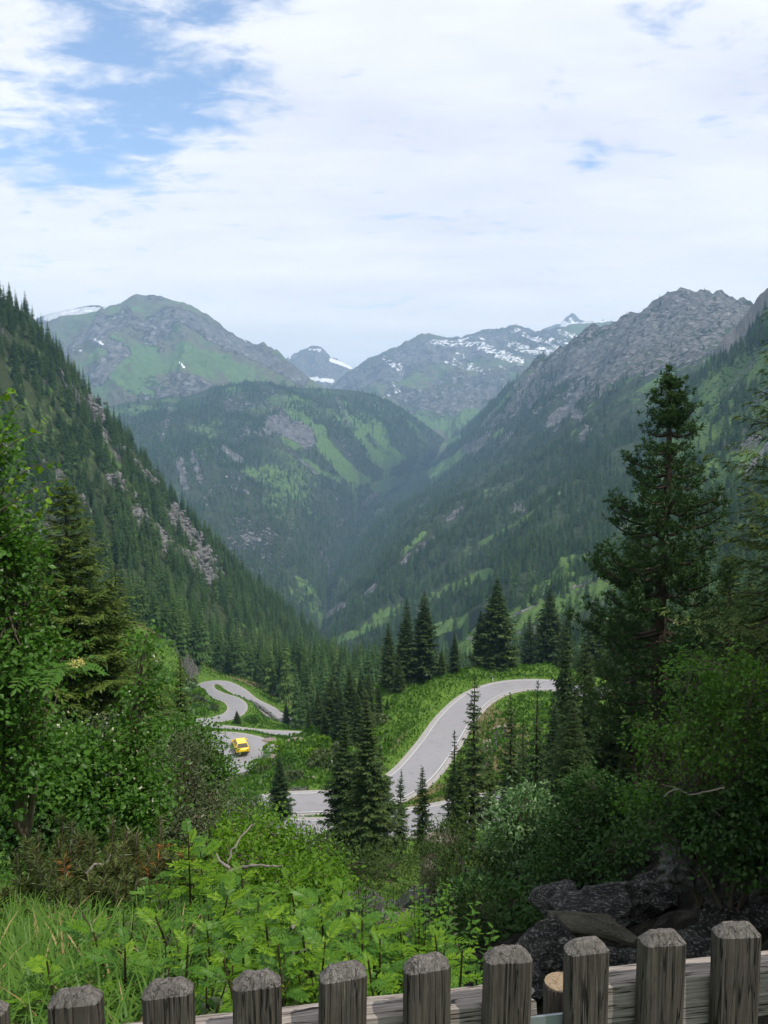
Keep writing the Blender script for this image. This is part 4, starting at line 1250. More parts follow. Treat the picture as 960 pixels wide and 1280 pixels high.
def put_forest():
    P = np.concatenate([f[0] for f in FOREST if f[2] != 'bushes']); h = np.concatenate([f[1] for f in FOREST if f[2] != 'bushes'])
    gi = np.concatenate([np.full(len(f[0]), i) for i, f in enumerate(FOREST) if f[2] != 'bushes'])
    u, v, d = proj(P)
    size = h / d
    inside = (u > -5) & (u < 965) & (v > 300) & (v < 1000)
    order = np.argsort(-np.where(inside, size, 0))
    # coarse picture-space occupancy so that the individuals are ones that show
    occ = np.zeros((1000, 960), bool)
    near = []
    cand = order[:5000]
    cand = cand[np.argsort(d[cand])]
    chosen = []
    for k in cand:
        hp = size[k] * 1000
        x0, x1 = int(u[k] - hp * 0.15), int(u[k] + hp * 0.15) + 1
        y0, y1 = int(v[k] - hp), int(v[k])
        x0, x1, y0, y1 = max(x0, 0), min(x1, 959), max(y0, 0), min(y1, 999)
        if x1 <= x0 or y1 <= y0:
            continue
        vis = (~occ[y0:y1, x0:x1]).mean()
        occ[y0:y1, x0:x1] = True
        if vis > 0.3 and not hidden_spot(u[k], v[k] - hp * 0.7):
            chosen.append((size[k] * vis, k))
    chosen.sort(reverse=True)
    keep = [k for _, k in chosen[:225]]
    rg = np.random.default_rng(99)
    lab = {'spruces of the wood on the left spur': 'dark green spruce in the wood covering the steep left slope',
           'spruces of the wood on the right spur': 'dark spruce in the wood at the foot of the green right slope',
           'wood of the right mountainside': 'spruce in the wood low on the right mountainside',
           'wood of the hill across the valley': 'spruce in the wood on the hill across the valley'}
    protos = []
    for n, k in enumerate(keep):
        g = FOREST[gi[k]][2]
        s = h[k] / 10
        o = link('spruce_tree', FV[n % 4], label=lab[g], cat='tree', group=g, loc=P[k] - (0, 0, 0.3), rot=(0, 0, rg.random() * 6.28), scale=(s, s, s))
        if len(protos) < 4:
            protos.append(o)
    rest = np.ones(len(P), bool); rest[keep] = False
    names = {'spruces of the wood on the left spur': 'dense spruce wood covering the steep left spur', 'spruces of the wood on the right spur': 'scattered spruce wood on the green spur at the right',
             'wood of the right mountainside': 'dark spruce wood clothing the long right mountainside', 'wood of the hill across the valley': 'blue green spruce wood on the hill across the valley'}
    for i, f in enumerate(FOREST):
        if f[2] == 'bushes':
            instancer('shrubs', f[0], f[1] / 1.0, [BUSH], 'low green shrubs scattered on the right spur')
            continue
        q = rest & (gi == i)
        print('forest', f[2], q.sum())
        instancer('forest', P[q] - (0, 0, 0.3), h[q] / 10, protos + [BUSH], names[f[2]])


def hidden_spot(u, v):
    """true where the near plants cover the slope from the viewpoint"""
    return (u < 210 and v > 640 + max(0, u - 60) * 1.0) or (u > 690 and v > 770) or (u > 790 and u < 890 and v > 470) or v > 880


def instancer(name, P, s, protos, label):
    n = len(P)
    rg = np.random.default_rng(n)
    me = bpy.data.meshes.new(name)
    me.vertices.add(n)
    me.vertices.foreach_set('co', np.asarray(P, np.float32).ravel())
    for an, av in (('size', s), ('turn', rg.random(n) * 6.283)):
        a = me.attributes.new(an, 'FLOAT', 'POINT'); a.data.foreach_set('value', np.asarray(av, np.float32))
    a = me.attributes.new('pick', 'INT', 'POINT'); a.data.foreach_set('value', np.where((rg.random(n) < 0.13) & (len(protos) > 4), 4, rg.integers(0, min(4, len(protos)), n)).astype(np.int32))
    o = link(name, me, kind='stuff', label=label)
    ng = bpy.data.node_groups.new('scatter_trees', 'GeometryNodeTree')
    ng.interface.new_socket('Geometry', in_out='INPUT', socket_type='NodeSocketGeometry')
    ng.interface.new_socket('Geometry', in_out='OUTPUT', socket_type='NodeSocketGeometry')
    N, Lk = ng.nodes, ng.links
    gi, go = N.new('NodeGroupInput'), N.new('NodeGroupOutput')
    jn = N.new('GeometryNodeJoinGeometry')

    def attr(nm, typ):
        a = N.new('GeometryNodeInputNamedAttribute'); a.data_type = typ; a.inputs['Name'].default_value = nm
        return a.outputs['Attribute']
    size, turn, pick = attr('size', 'FLOAT'), attr('turn', 'FLOAT'), attr('pick', 'INT')
    cx = N.new('ShaderNodeCombineXYZ'); Lk.new(turn, cx.inputs[2])
    for k, pr in enumerate(protos):
        ip = N.new('GeometryNodeInstanceOnPoints')
        ob = N.new('GeometryNodeObjectInfo'); ob.inputs['Object'].default_value = pr; ob.inputs['As Instance'].default_value = True
        cmp_ = N.new('FunctionNodeCompare'); cmp_.data_type = 'INT'; cmp_.operation = 'EQUAL'
        ins = [q for q in cmp_.inputs if q.type == 'INT' and q.enabled]
        Lk.new(pick, ins[0]); ins[1].default_value = k
        Lk.new(gi.outputs[0], ip.inputs['Points']); Lk.new(cmp_.outputs[0], ip.inputs['Selection'])
        Lk.new(ob.outputs['Geometry'], ip.inputs['Instance'])
        Lk.new(cx.outputs[0], ip.inputs['Rotation']); Lk.new(size, ip.inputs['Scale'])
        Lk.new(ip.outputs[0], jn.inputs[0])
    Lk.new(jn.outputs[0], go.inputs[0])
    md = o.modifiers.new('scatter', 'NODES'); md.node_group = ng
    return o


# one bush kind for the far green slopes (a real, visible bush of the meadow is its model)
def bush_data(name, seed, mat, n=260, r=0.9):
    rg = np.random.default_rng(seed)
    d = unit(rg.normal(0, 1, (n, 3)))
    lobes = unit(rg.normal(0, 1, (6, 3)))
    rad = r * (0.7 + 0.35 * np.max(d @ lobes.T, 1) * rg.random(n) ** 0.3)
    P = d * rad[:, None] * (1, 1, 0.62) + (0, 0, 0.5 * r)
    D = unit(d * 0.8 + rg.normal(0, 0.6, (n, 3))) * r * 0.28
    Wd = unit(np.cross(D, rg.normal(0, 1, (n, 3)))) * r * 0.10
    V, F, t = blades(P - D * 0.4, D, Wd, np.clip(0.25 + 0.4 * rg.random(n) + 0.15 * d[:, 2], 0, 1))
    return mesh_np(name, V, F, [mat], {'tint': t}, smooth=False)


BUSHES = [bush_data('bush', 301, M_LEAF, 420), bush_data('bush', 302, M_SILVER, 380), bush_data('bush', 303, M_WILLOW, 400), bush_data('bush', 304, M_LEAF_Y, 360)]
_b = at(352, 884, 205)
BUSH = link('bush', BUSHES[0], label='round green bush on the meadow beside the winding road', cat='bush', group='bushes on the meadow', loc=(_b[0], _b[1], float(H(_b[0], _b[1])) - 0.1), scale=(1.6, 1.6, 1.5))
put_forest()

# ------------------------------------------------------------------ single trees of the near and middle ground
def foot(u, Y, v=None):
    """the point on the ground at distance Y under picture column u"""
    b = (640 - (v or 900)) / 1000.0
    X = (u - 480) / 1000.0 * Y / (CP + b * SP)
    return np.array([X, Y, float(H(X, Y))])


SPR = [spruce_data('spruce', 11, 2.3, 36, 7, 17, 0.60, power=0.95), spruce_data('spruce', 12, 1.95, 38, 6, 15, 0.55, power=0.95), spruce_data('spruce', 13, 3.0, 38, 8, 20, 0.66, power=1.0), spruce_data('spruce', 14, 1.7, 38, 6, 13, 0.5, 0.08, 0.08, power=0.95)]
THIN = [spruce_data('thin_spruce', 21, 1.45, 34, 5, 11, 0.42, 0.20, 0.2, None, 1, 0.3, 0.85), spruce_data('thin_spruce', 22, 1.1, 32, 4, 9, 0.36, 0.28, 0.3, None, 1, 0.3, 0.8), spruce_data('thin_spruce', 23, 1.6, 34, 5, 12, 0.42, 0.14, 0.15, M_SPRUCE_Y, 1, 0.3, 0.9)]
MIDS = [spruce_data('full_spruce', 31, 2.3, 44, 6, 24, 0.40, 0.05, 0.14, None, 1, 0.36, 1.05), spruce_data('full_spruce', 32, 2.0, 46, 6, 22, 0.36, 0.05, 0.16, None, 1, 0.34, 1.0)]
rgp = np.random.default_rng(5)


def conifer(kind, u, vtop, Y, vfoot, label, group=None, wide=1.0, name='spruce_tree', sink=0.0):
    p = foot(u, Y, vfoot)
    top = at(u, vtop, Y)
    h = (top[2] - p[2]) / 9.95
    p[2] -= sink
    return place(name, kind, p, h, rgp.random() * 6.28, h * wide, label, 'tree', group)


# beyond the s-bend
for kd, u, vt, Y, lab, w in (
        (SPR[2], 620, 721, 146, 'broad tall spruce standing at the outer edge of the s-bend', 1.12),
        (SPR[0], 600, 762, 148, 'spruce pressed against the left side of the broad tall spruce', 0.95),
        (SPR[1], 508, 747, 137, 'middle spruce of the three tall ones left of the s-bend', 1.0),
        (SPR[0], 530, 738, 138, 'tallest and rightmost of the three spruces left of the s-bend', 1.05),
        (SPR[3], 485, 777, 134, 'slim leftmost of the three spruces left of the s-bend', 1.25),
        (SPR[1], 568, 790, 143, 'short spruce between the three tall ones and the broad one', 1.1),
        (SPR[3], 552, 812, 137, 'low young spruce at the foot of the tallest of the three', 1.5),
        (SPR[0], 498, 826, 131, 'low bushy spruce on the bank under the slim leftmost one', 1.5),
        (SPR[2], 684, 732, 168, 'dark tall spruce right of the broad one', 0.95),
        (SPR[3], 660, 768, 175, 'narrow spruce between the broad one and its dark right neighbour', 1.2),
        (SPR[1], 708, 762, 150, 'spruce hiding the right end of the s-bend', 1.1),
        (SPR[0], 742, 742, 158, 'tall spruce behind the right end of the road', 1.0),
        (SPR[2], 770, 766, 150, 'spruce behind the stone pine trunk on its left', 1.0)):
    conifer(kd, u, vt, Y, 850, lab, 'spruces along the far side of the s-bend', w)
# clump left of the s-bend, down the bank
for kd, u, vt, Y, w in ((SPR[0], 414, 842, 124, 1.15), (SPR[1], 437, 834, 122, 1.2), (SPR[0], 461, 842, 120, 1.1), (SPR[3], 398, 862, 128, 1.4), (SPR[1], 386, 884, 132, 1.2), (SPR[0], 426, 858, 116, 1.0), (SPR[0], 447, 866, 112, 1.1), (SPR[3], 474, 856, 122, 1.3), (SPR[1], 406, 884, 118, 1.1), (SPR[0], 422, 848, 132, 1.1), (SPR[0], 450, 845, 128, 1.2), (SPR[1], 484, 872, 124, 1.1)):
    conifer(kd, u, vt, Y, 910, 'dense dark spruce in the clump on the bank left of the s-bend', 'spruces of the clump below the s-bend', w)
# near side of the road
for kd, u, vt, Y, lab, w in (
        (MIDS[0], 431, 888, 54, 'left one of the two dense spruces in front of the hairpin', 1.15),
        (MIDS[1], 459, 864, 50, 'taller right one of the two dense spruces in front of the hairpin', 1.1),
        (MIDS[0], 474, 930, 57, 'shorter spruce behind the two dense ones by the hairpin', 1.2),
        (THIN[0], 501, 962, 60, 'small dark thin spruce before the foot of the s-bend', 1.0),
        (THIN[2], 527, 957, 62, 'small bright green spruce before the foot of the s-bend', 1.15),
        (THIN[0], 590, 842, 60, 'tall thin spruce crossing the middle of the s-bend', 1.0),
        (THIN[1], 566, 912, 61, 'thin bare trunked spruce left of the tall thin one', 1.2),
        (THIN[2], 576, 935, 57, 'yellowish young spruce under the tall thin one', 1.1),
        (THIN[0], 636, 866, 63, 'thin spruce with gaps in front of the tan verge', 0.95),
        (THIN[1], 668, 848, 60, 'spindly spruce in front of the right end of the road', 1.05),
        (THIN[1], 652, 885, 66, 'very thin pole like spruce beside the spindly one', 1.0),
        (THIN[2], 612, 930, 66, 'short thin spruce between the two taller thin ones', 1.0),
        (SPR[1], 703, 778, 82, 'spruce overlapping the right end of the curved road', 0.8),
        (SPR[3], 690, 880, 62, 'low dark spruce under the right end of the curved road', 1.3)):
    conifer(kd, u, vt, Y, 1030, lab, 'thin spruces on the near side of the road', w)
# meadow
for kd, u, vt, Y, lab, w in ((SPR[2], 297, 888, 172, 'small spruce on the verge above the yellow car', 1.25), (SPR[1], 350, 946, 80, 'dark spruce standing alone right below the car park bend', 1.45),
                             (SPR[0], 340, 866, 0, '', 1), (SPR[3], 385, 850, 232, 'spruce at the lower end of the meadow', 1.4), (SPR[1], 358, 878, 214, 'young spruce beside the meadow road', 1.4)):
    if Y:
        conifer(kd, u, vt, Y, vt + 40, lab, None, w)

# left: spruce behind the leafy trees, and its neighbours
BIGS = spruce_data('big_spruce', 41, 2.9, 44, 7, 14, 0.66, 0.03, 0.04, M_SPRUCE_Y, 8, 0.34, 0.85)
BIGD = spruce_data('big_dark_spruce', 42, 2.4, 40, 7, 13, 0.60, 0.03, 0.05, M_SPRUCE, 6, 0.34, 0.85)
conifer(BIGS, 96, 598, 20, 950, 'big yellow green spruce rising behind the leafy trees at left', 'spruces at the left edge', 1.15)
conifer(BIGD, 52, 640, 23, 950, 'dark spruce behind the leafy tree at the left edge', 'spruces at the left edge', 1.1)
conifer(BIGD, 152, 705, 25, 950, 'dark spruce right of the big yellow green one', 'spruces at the left edge', 1.05)
conifer(THIN[2], 229, 815, 30, 960, 'thin brownish spruce above the willow shrub', 'spruces at the left edge', 0.95)
conifer(BIGS, 190, 800, 27, 960, 'spruce half hidden behind the leafy trees', 'spruces at the left edge', 0.95)

# right: stone pine and the dark trees of the bank
PINE = pine_data('stone_pine', 51)
p = foot(820, 26, 950)
o = place('stone_pine', PINE, p, (at(842, 458, 26)[2] - p[2]) / 9.95, 0.6, None, 'tall dark stone pine with tufted boughs and bare lower trunk', 'tree', None)
o.scale = (1.10 * o.scale[2] * 0.95, 1.10 * o.scale[2] * 0.95, o.scale[2])
top = at(842, 458, 26)
o.rotation_euler = (0, math.atan2(top[0] - p[0], top[2] - p[2]), 0)
PINE2 = pine_data('stone_pine', 52)
p = foot(790, 36, 950)
place('stone_pine', PINE2, p, (at(790, 668, 36)[2] - p[2]) / 9.95 * 1.0, 2.2, None, 'shorter stone pine behind the tall one on its left', 'tree', None)
p = foot(905, 38, 900)
place('stone_pine', PINE2, p, (at(905, 690, 38)[2] - p[2]) / 9.95, 4.2, None, 'low stone pine behind the leafy shrub at right', 'tree', None)
LARCH = spruce_data('larch', 61, 2.7, 38, 6, 14, 0.42, 0.10, 0.12, M_LARCH, 7, 0.42, 0.55)
conifer(LARCH, 984, 330, 17, 900, 'feathery larch with drooping boughs at the right edge', None, 0.95, 'larch_tree')
for kd, u, vt, Y, lab, w in (
        (BIGD, 728, 800, 44, 'dark spruce left of the stone pine trunk', 0.95), (MIDS[0], 762, 840, 36, 'dark bushy spruce just left of the stone pine trunk', 1.05), (BIGD, 715, 880, 33, 'low dark spruce on the gully bank', 1.1),
        (MIDS[1], 735, 815, 52, 'yellowish spruce beside the road end at right', 1.0), (BIGD, 790, 800, 48, 'dark spruce behind the stone pine trunk', 1.0), (BIGD, 870, 780, 50, 'dark spruce behind the shrub right of the stone pine', 1.1),
        (BIGD, 925, 720, 46, 'dark spruce between the stone pine and the larch', 1.1), (MIDS[0], 955, 800, 34, 'dark spruce under the larch', 1.2), (BIGD, 835, 870, 30, 'low dark spruce at the foot of the stone pine', 1.2),
        (MIDS[0], 780, 930, 24, 'small dark spruce on the rock above the gully', 1.3), (MIDS[0], 720, 960, 27, 'small dark spruce at the gully edge', 1.3), (BIGD, 1010, 560, 30, 'dark spruce beyond the right edge', 1.2), (BIGD, 1040, 480, 22, 'tall dark spruce beyond the right edge', 1.2),
        (BIGD, 1090, 380, 17, 'tall spruce shading the gully from the right', 1.3), (BIGD, 1160, 250, 13, 'spruce on the bank right of the viewpoint', 1.3)):
    conifer(kd, u, vt, Y, 950, lab, 'dark spruces of the right bank', w)

# unseen spruces added outside the frame, placed to shade the gully
for X, Y, hh in ((9.0, 9.0, 0.95), (10.5, 11.0, 1.0), (8.6, 6.6, 0.9), (12.0, 8.8, 1.0)):
    z = float(H(X, Y))
    place('spruce_tree', BIGD, (X, Y, z), hh, rgp.random() * 6.28, hh * 1.15, 'unseen dark spruce added on the right bank to shade the gully', 'tree', 'dark spruces of the right bank')

# ------------------------------------------------------------------ leafy trees and shrubs


def leafy(name, data, u, Y, vf, label, cat='tree', s=1.0, rz=0.0, dz=0.0, group=None):
    p = foot(u, Y, vf); p[2] += dz
    return place(name, data, p, s, rz, None, label, cat, group)


# leafy tree filling the left edge: blobs given relative to its foot
def rel(p0, items):
    return [(np.array(at(u, v, Y)) - p0, r) for u, v, Y, r in items]


p0 = foot(40, 7.0, 1000)
d = broadleaf_data('birch', 71, rel(p0, [(-50, 600, 6.6, (0.40, 0.5, 0.46)), (-15, 560, 6.5, (0.16, 0.3, 0.3)), (-45, 690, 6.4, (0.42, 0.5, 0.5)), (-10, 735, 6.8, (0.30, 0.5, 0.3)), (5, 650, 6.6, (0.18, 0.3, 0.2)), (12, 790, 6.5, (0.36, 0.4, 0.36)), (0, 700, 6.5, (0.28, 0.4, 0.3)), (-25, 840, 6.3, (0.42, 0.6, 0.4)), (20, 865, 7.0, (0.30, 0.5, 0.26)), (0, 960, 6.4, (0.45, 0.6, 0.36)), (-90, 850, 6.0, (0.5, 0.6, 0.8)), (60, 836, 7.2, (0.22, 0.4, 0.10))]), 320, 66, 0.052, 0.12, M_LEAF, M_TWIG, 0.04, 0.36, 80, M_BLOSSOM, fork=0.12)
BIRCH = place('birch_tree', d, p0, 1.0, 0, None, 'leafy birch filling the left edge of the picture', 'tree')
# its outermost twigs, leaf by leaf
LEAF1 = None


def single_leaf(name, L, mat):
    V, F, t = leaf_mesh(np.zeros((1, 3)), np.array([[L, 0, 0.0]]), np.array([[0, L * 0.36, 0]]), np.array([0.75]), 0.3)
    return mesh_np(name, V, F, [mat], {'tint': t}, smooth=False)


LEAF1 = single_leaf('leaf', 0.062, M_LEAF_Y)
LEAF2 = single_leaf('leaf', 0.052, M_LEAF)
twigs = [[(-40, 620, 6.5), (0, 560, 6.4), (12, 520, 6.35), (28, 498, 6.3)], [(-30, 600, 6.4), (15, 555, 6.2), (45, 540, 6.15), (50, 525, 6.1)], [(-20, 640, 6.5), (30, 590, 6.3), (55, 580, 6.25), (72, 577, 6.2)], [(-30, 660, 6.3), (20, 625, 6.2), (45, 610, 6.1), (85, 597, 6.1)],
         [(-20, 690, 6.3), (20, 660, 6.2), (50, 640, 6.1), (62, 610, 6.0)], [(-30, 520, 6.2), (-5, 500, 6.1), (5, 490, 6.1), (18, 487, 6.0)]]
rgl = np.random.default_rng(77)
for tw in twigs:
    pts = smooth_path([at(*q) - p0 for q in tw], 0.04)
    b = MB(); b.tube(pts, np.linspace(0.009, 0.002, len(pts)), 5)
    to = link('twig', b.data('twig', [M_TWIG]), BIRCH)
    n = 15
    for i in range(n):
        q = pts[int(len(pts) * (0.35 + 0.65 * i / n))] if i < n else pts[-1]
        lo = link('leaf', LEAF1 if rgl.random() < 0.6 else LEAF2, to, loc=q + rgl.normal(0, 0.012, 3), rot=(rgl.normal(0, 0.5), 0.5 + rgl.normal(0, 0.4), rgl.random() * 6.28))
        s = 0.75 + 0.5 * rgl.random(); lo.scale = (s, s, s)

p0 = foot(160, 9.5, 1000)
d = broadleaf_data('whitebeam', 72, rel(p0, [(182, 860, 9.5, (0.10, 0.3, 0.26)), (170, 915, 9.4, (0.22, 0.4, 0.2)), (130, 965, 9.2, (0.42, 0.5, 0.22)), (160, 985, 9.0, (0.45, 0.5, 0.35)), (60, 960, 8.6, (0.6, 0.6, 0.4)), (125, 1025, 8.6, (0.6, 0.6, 0.4)), (184, 800, 9.6, (0.06, 0.2, 0.14))]), 250, 60, 0.055, 0.13, M_LEAF, M_TWIG, 0.06, 0.40, 170, M_BLOSSOM)
place('flowering_shrub', d, p0, 1.0, 0, None, 'green shrub dotted with small white flowers at left', 'shrub')
p0 = foot(20, 8.6, 1040)
d = broadleaf_data('alder', 73, rel(p0, [(0, 1000, 8.4, (0.7, 0.6, 0.55)), (-90, 960, 8.2, (0.7, 0.6, 1.0)), (50, 1050, 8.0, (0.6, 0.5, 0.3)), (0, 915, 9.0, (0.45, 0.5, 0.4))]), 170, 55, 0.058, 0.15, M_LEAF_D, M_TWIG, 0.05, 0.42, 40, M_BLOSSOM)
place('alder_shrub', d, p0, 1.0, 0, None, 'dark leafy shrub in the shade under the birch', 'shrub')
p0 = foot(80, 10.5, 1000)
d = broadleaf_data('dry_shrub', 74, rel(p0, [(100, 930, 10.4, (0.5, 0.5, 0.35)), (75, 950, 10.4, (0.5, 0.5, 0.4)), (130, 925, 10.3, (0.3, 0.4, 0.25))]), 90, 34, 0.055, 0.14, M_WILLOW, M_TWIG, 0.05, 0.2)
place('willow_shrub', d, p0, 1.0, 0, None, 'olive brown willow shrub among the white flowered ones', 'shrub')
p0 = foot(265, 14, 1050)
d = broadleaf_data('willow', 75, rel(p0, [(228, 950, 14, (0.40, 0.6, 0.42)), (212, 990, 13.6, (0.6, 0.7, 0.5)), (262, 1005, 14, (0.45, 0.6, 0.38)), (245, 1035, 13, (0.85, 0.7, 0.42)), (305, 1025, 14.5, (0.4, 0.6, 0.3)), (195, 1040, 13, (0.7, 0.6, 0.45))]), 330, 40, 0.07, 0.19, M_WILLOW, M_TWIG, 0.07, 0.17, droop=0.1)
place('willow_shrub', d, p0, 1.0, 0, None, 'wide olive willow shrub below the paved bend', 'shrub')
p0 = foot(285, 16, 1000)
d = broadleaf_data('alder', 76, rel(p0, [(243, 938, 16, (0.42, 0.5, 0.45)), (266, 965, 16, (0.34, 0.5, 0.30)), (222, 915, 16.5, (0.35, 0.5, 0.35))]), 130, 38, 0.08, 0.17, M_LEAF, M_TWIG, 0.06, 0.36)
place('alder_shrub', d, p0, 1.0, 0, None, 'green leafy shrub at the left edge of the paved bend', 'shrub')
p0 = foot(330, 11, 1080)
d = broadleaf_data('alder', 77, rel(p0, [(332, 1050, 11, (0.42, 0.6, 0.3)), (300, 1045, 12, (0.4, 0.5, 0.26)), (380, 1085, 10.5, (0.5, 0.6, 0.28)), (290, 1080, 10, (0.5, 0.6, 0.28)), (350, 1110, 9, (0.7, 0.6, 0.3)), (400, 1112, 9.5, (0.4, 0.5, 0.25))]), 200, 38, 0.062, 0.14, M_LEAF_Y, M_TWIG, 0.04, 0.34)
place('alder_shrub', d, p0, 1.0, 0, None, 'bright green leafy shrub below the hairpin', 'shrub')
p0 = foot(410, 17, 1080)
d = broadleaf_data('juniper', 78, rel(p0, [(400, 1070, 17, (0.6, 0.6, 0.45)), (440, 1090, 16, (0.7, 0.6, 0.5)), (370, 1055, 18, (0.6, 0.6, 0.4)), (490, 1095, 17, (0.6, 0.6, 0.5))]), 150, 44, 0.08, 0.17, M_SPRUCE_Y, M_TWIG, 0.05, 0.15, droop=-0.2)
place('juniper_shrub', d, p0, 1.0, 0, None, 'dark olive juniper under the two dense spruces', 'shrub')
p0 = foot(655, 24, 1120)
d = broadleaf_data('mountain_ash', 79, rel(p0, [(655, 1010, 24, (0.8, 0.8, 0.7)), (640, 1055, 23.5, (0.8, 0.8, 0.7)), (670, 1070, 23, (0.8, 0.8, 0.7)), (650, 1030, 23, (0.7, 0.7, 0.6)), (680, 1030, 24, (0.6, 0.6, 0.6))]), 190, 40, 0.15, 0.22, M_SILVER, M_TWIG, 0.08, 0.22)
place('mountain_ash', d, p0, 1.0, 0, None, 'pale green leafy tree at the gully edge below the thin spruces', 'tree')
p0 = foot(600, 19, 1180)
d = broadleaf_data('hazel', 80, rel(p0, [(600, 1130, 19, (0.9, 0.8, 0.6)), (645, 1140, 18.5, (0.7, 0.7, 0.6)), (570, 1160, 18, (0.7, 0.7, 0.5)), (620, 1175, 17.5, (0.8, 0.7, 0.5))]), 190, 36, 0.13, 0.2, M_LEAF_D, M_TWIG, 0.06, 0.3)
place('hazel_shrub', d, p0, 1.0, 0, None, 'dark green shrub in the gully behind the fence', 'shrub')
p0 = foot(590, 21, 1150)
d = broadleaf_data('juniper', 81, rel(p0, [(598, 1150, 17, (0.45, 0.45, 0.6)), (580, 1090, 23, (0.9, 0.8, 0.7)), (540, 1080, 24, (0.8, 0.8, 0.6)), (620, 1085, 24, (0.7, 0.7, 0.6)), (560, 1050, 26, (0.9, 0.8, 0.5))]), 230, 44, 0.11, 0.2, M_SPRUCE_Y, M_TWIG, 0.05, 0.15, droop=-0.1)
place('juniper_shrub', d, p0, 1.0, 0, None, 'brownish juniper thicket beside the rock step', 'shrub')
p0 = foot(880, 13.5, 1040)
d = broadleaf_data('alder', 82, rel(p0, [(865, 850, 13.5, (0.6, 0.6, 0.45)), (905, 850, 13, (0.6, 0.6, 0.5)), (850, 905, 13.2, (0.6, 0.6, 0.4)), (900, 920, 12.8, (0.8, 0.6, 0.5)), (812, 925, 13.4, (0.4, 0.5, 0.25)), (945, 870, 12.5, (0.6, 0.6, 0.6)), (940, 960, 12.5, (0.7, 0.6, 0.4)), (870, 985, 13.3, (0.8, 0.5, 0.35)), (920, 1020, 13.0, (0.8, 0.5, 0.4)), (810, 1000, 14, (0.5, 0.5, 0.4))]), 210, 36, 0.07, 0.16, M_LEAF, M_TWIG, 0.05, 0.36, fork=0.1)
place('alder_tree', d, p0, 1.0, 0, None, 'leafy alder leaning over the dark gully at right', 'tree')
p0 = foot(745, 22, 1080)
d = broadleaf_data('alder', 83, rel(p0, [(740, 990, 22, (0.8, 0.7, 0.6)), (780, 1010, 21, (0.9, 0.7, 0.6)), (720, 1040, 21, (0.9, 0.7, 0.7)), (780, 1070, 19, (1.0, 0.7, 0.6)), (700, 1090, 20, (0.8, 0.7, 0.6))]), 240, 36, 0.11, 0.2, M_LEAF_D, M_TWIG, 0.08, 0.34)
place('alder_shrub', d, p0, 1.0, 0, None, 'dark alder thicket on the bank above the gully rocks', 'shrub')
p0 = foot(915, 12.6, 1080)
d = broadleaf_data('alder', 84, rel(p0, [(890, 1025, 12.4, (0.75, 0.5, 0.35)), (950, 1030, 12.2, (0.7, 0.5, 0.5)), (1010, 990, 12, (0.9, 0.8, 0.9)), (930, 1070, 12.0, (0.6, 0.4, 0.3)), (830, 1030, 13, (0.5, 0.5, 0.3))]), 230, 40, 0.085, 0.18, M_LEAF_D, M_TWIG, 0.05, 0.34, fork=0.1)
place('alder_shrub', d, p0, 1.0, 0, None, 'dark leafy shrub overhanging the gully at the right edge', 'shrub')
p0 = foot(328, 117, 975)
d = broadleaf_data('young_birch', 85, rel(p0, [(326, 957, 117, (1.1, 1.1, 1.5)), (330, 948, 117, (0.9, 0.9, 1.3)), (322, 968, 117, (1.2, 1.2, 1.0))]), 60, 22, 0.3, 0.5, M_SILVER, M_TWIG, 0.10, 0.3)
place('young_birch', d, p0, 1.0, 0, None, 'slender pale birch standing before the paved bend', 'tree')
p0 = foot(318, 78, 1020)
d = broadleaf_data('willow', 87, rel(p0, [(312, 1004, 78, (1.5, 1.4, 1.3)), (332, 1020, 77, (1.0, 1.0, 0.8)), (300, 1020, 77, (1.4, 1.2, 1.0))]), 150, 26, 0.24, 0.45, M_LEAF, M_TWIG, 0.06, 0.3)
place('willow_shrub', d, p0, 1.0, 0, None, 'green willow shrub hiding the left end of the hairpin', 'shrub')
# bushes of the meadow and the bank
blist = []
for k in range(230):
    u = rgp.uniform(195, 480); v = rgp.uniform(800, 990)
    if k < 36:
        u, v = rgp.uniform(236, 275), rgp.uniform(850, 905)
    blist.append((u, v))
nb_ = 0
for (u, v) in blist:
    # distance from the land itself: walk the ray
    Ys = np.linspace(85, 330, 160)
    pts = np.array([at(u, v, y) for y in Ys])
    hz = H(pts[:, 0], pts[:, 1], False)
    below = np.where(pts[:, 2] < hz)[0]
    if len(below) == 0:
        continue
    q = pts[below[0]]
    dn, _ = road_near(np.array([q[0]]), np.array([q[1]]))
    if dn[0] < 2.6:
        continue
    zz = float(H(q[0], q[1]))
    s = 0.7 + 1.5 * rgp.random() ** 1.5
    kd = int(rgp.integers(0, 4))
    o = link('bush', BUSHES[kd], label='round green bush on the meadow beside the winding road', cat='bush', group='bushes on the meadow', loc=(q[0], q[1], zz - 0.1), rot=(0, 0, rgp.random() * 6.28), scale=(s, s, s * (0.7 + 0.5 * rgp.random())))
    nb_ += 1
    if nb_ > 110:
        break

# ------------------------------------------------------------------ rocks
def rock_mesh(name, seed, mat, sub=3, jag=0.35):
    base, F = ico(sub)
    rg = np.random.default_rng(seed)
    V = base.copy()
    # cut by random planes for flat broken faces
    for _ in range(16):
        n = unit(rg.normal(0, 1, 3)); o = 0.55 + 0.3 * rg.random()
        d = V @ n - o
        V = V - np.maximum(d, 0)[:, None] * n * 0.92
    x, y, z = base[:, 0] * 2.3 + seed, base[:, 1] * 2.3, base[:, 2] * 2.3
    V *= (1 + jag * 0.35 * fbm(x + z * 0.7, y + z, 4, seed))[:, None]
    return mesh_np(name, V, F, [mat], smooth=False)


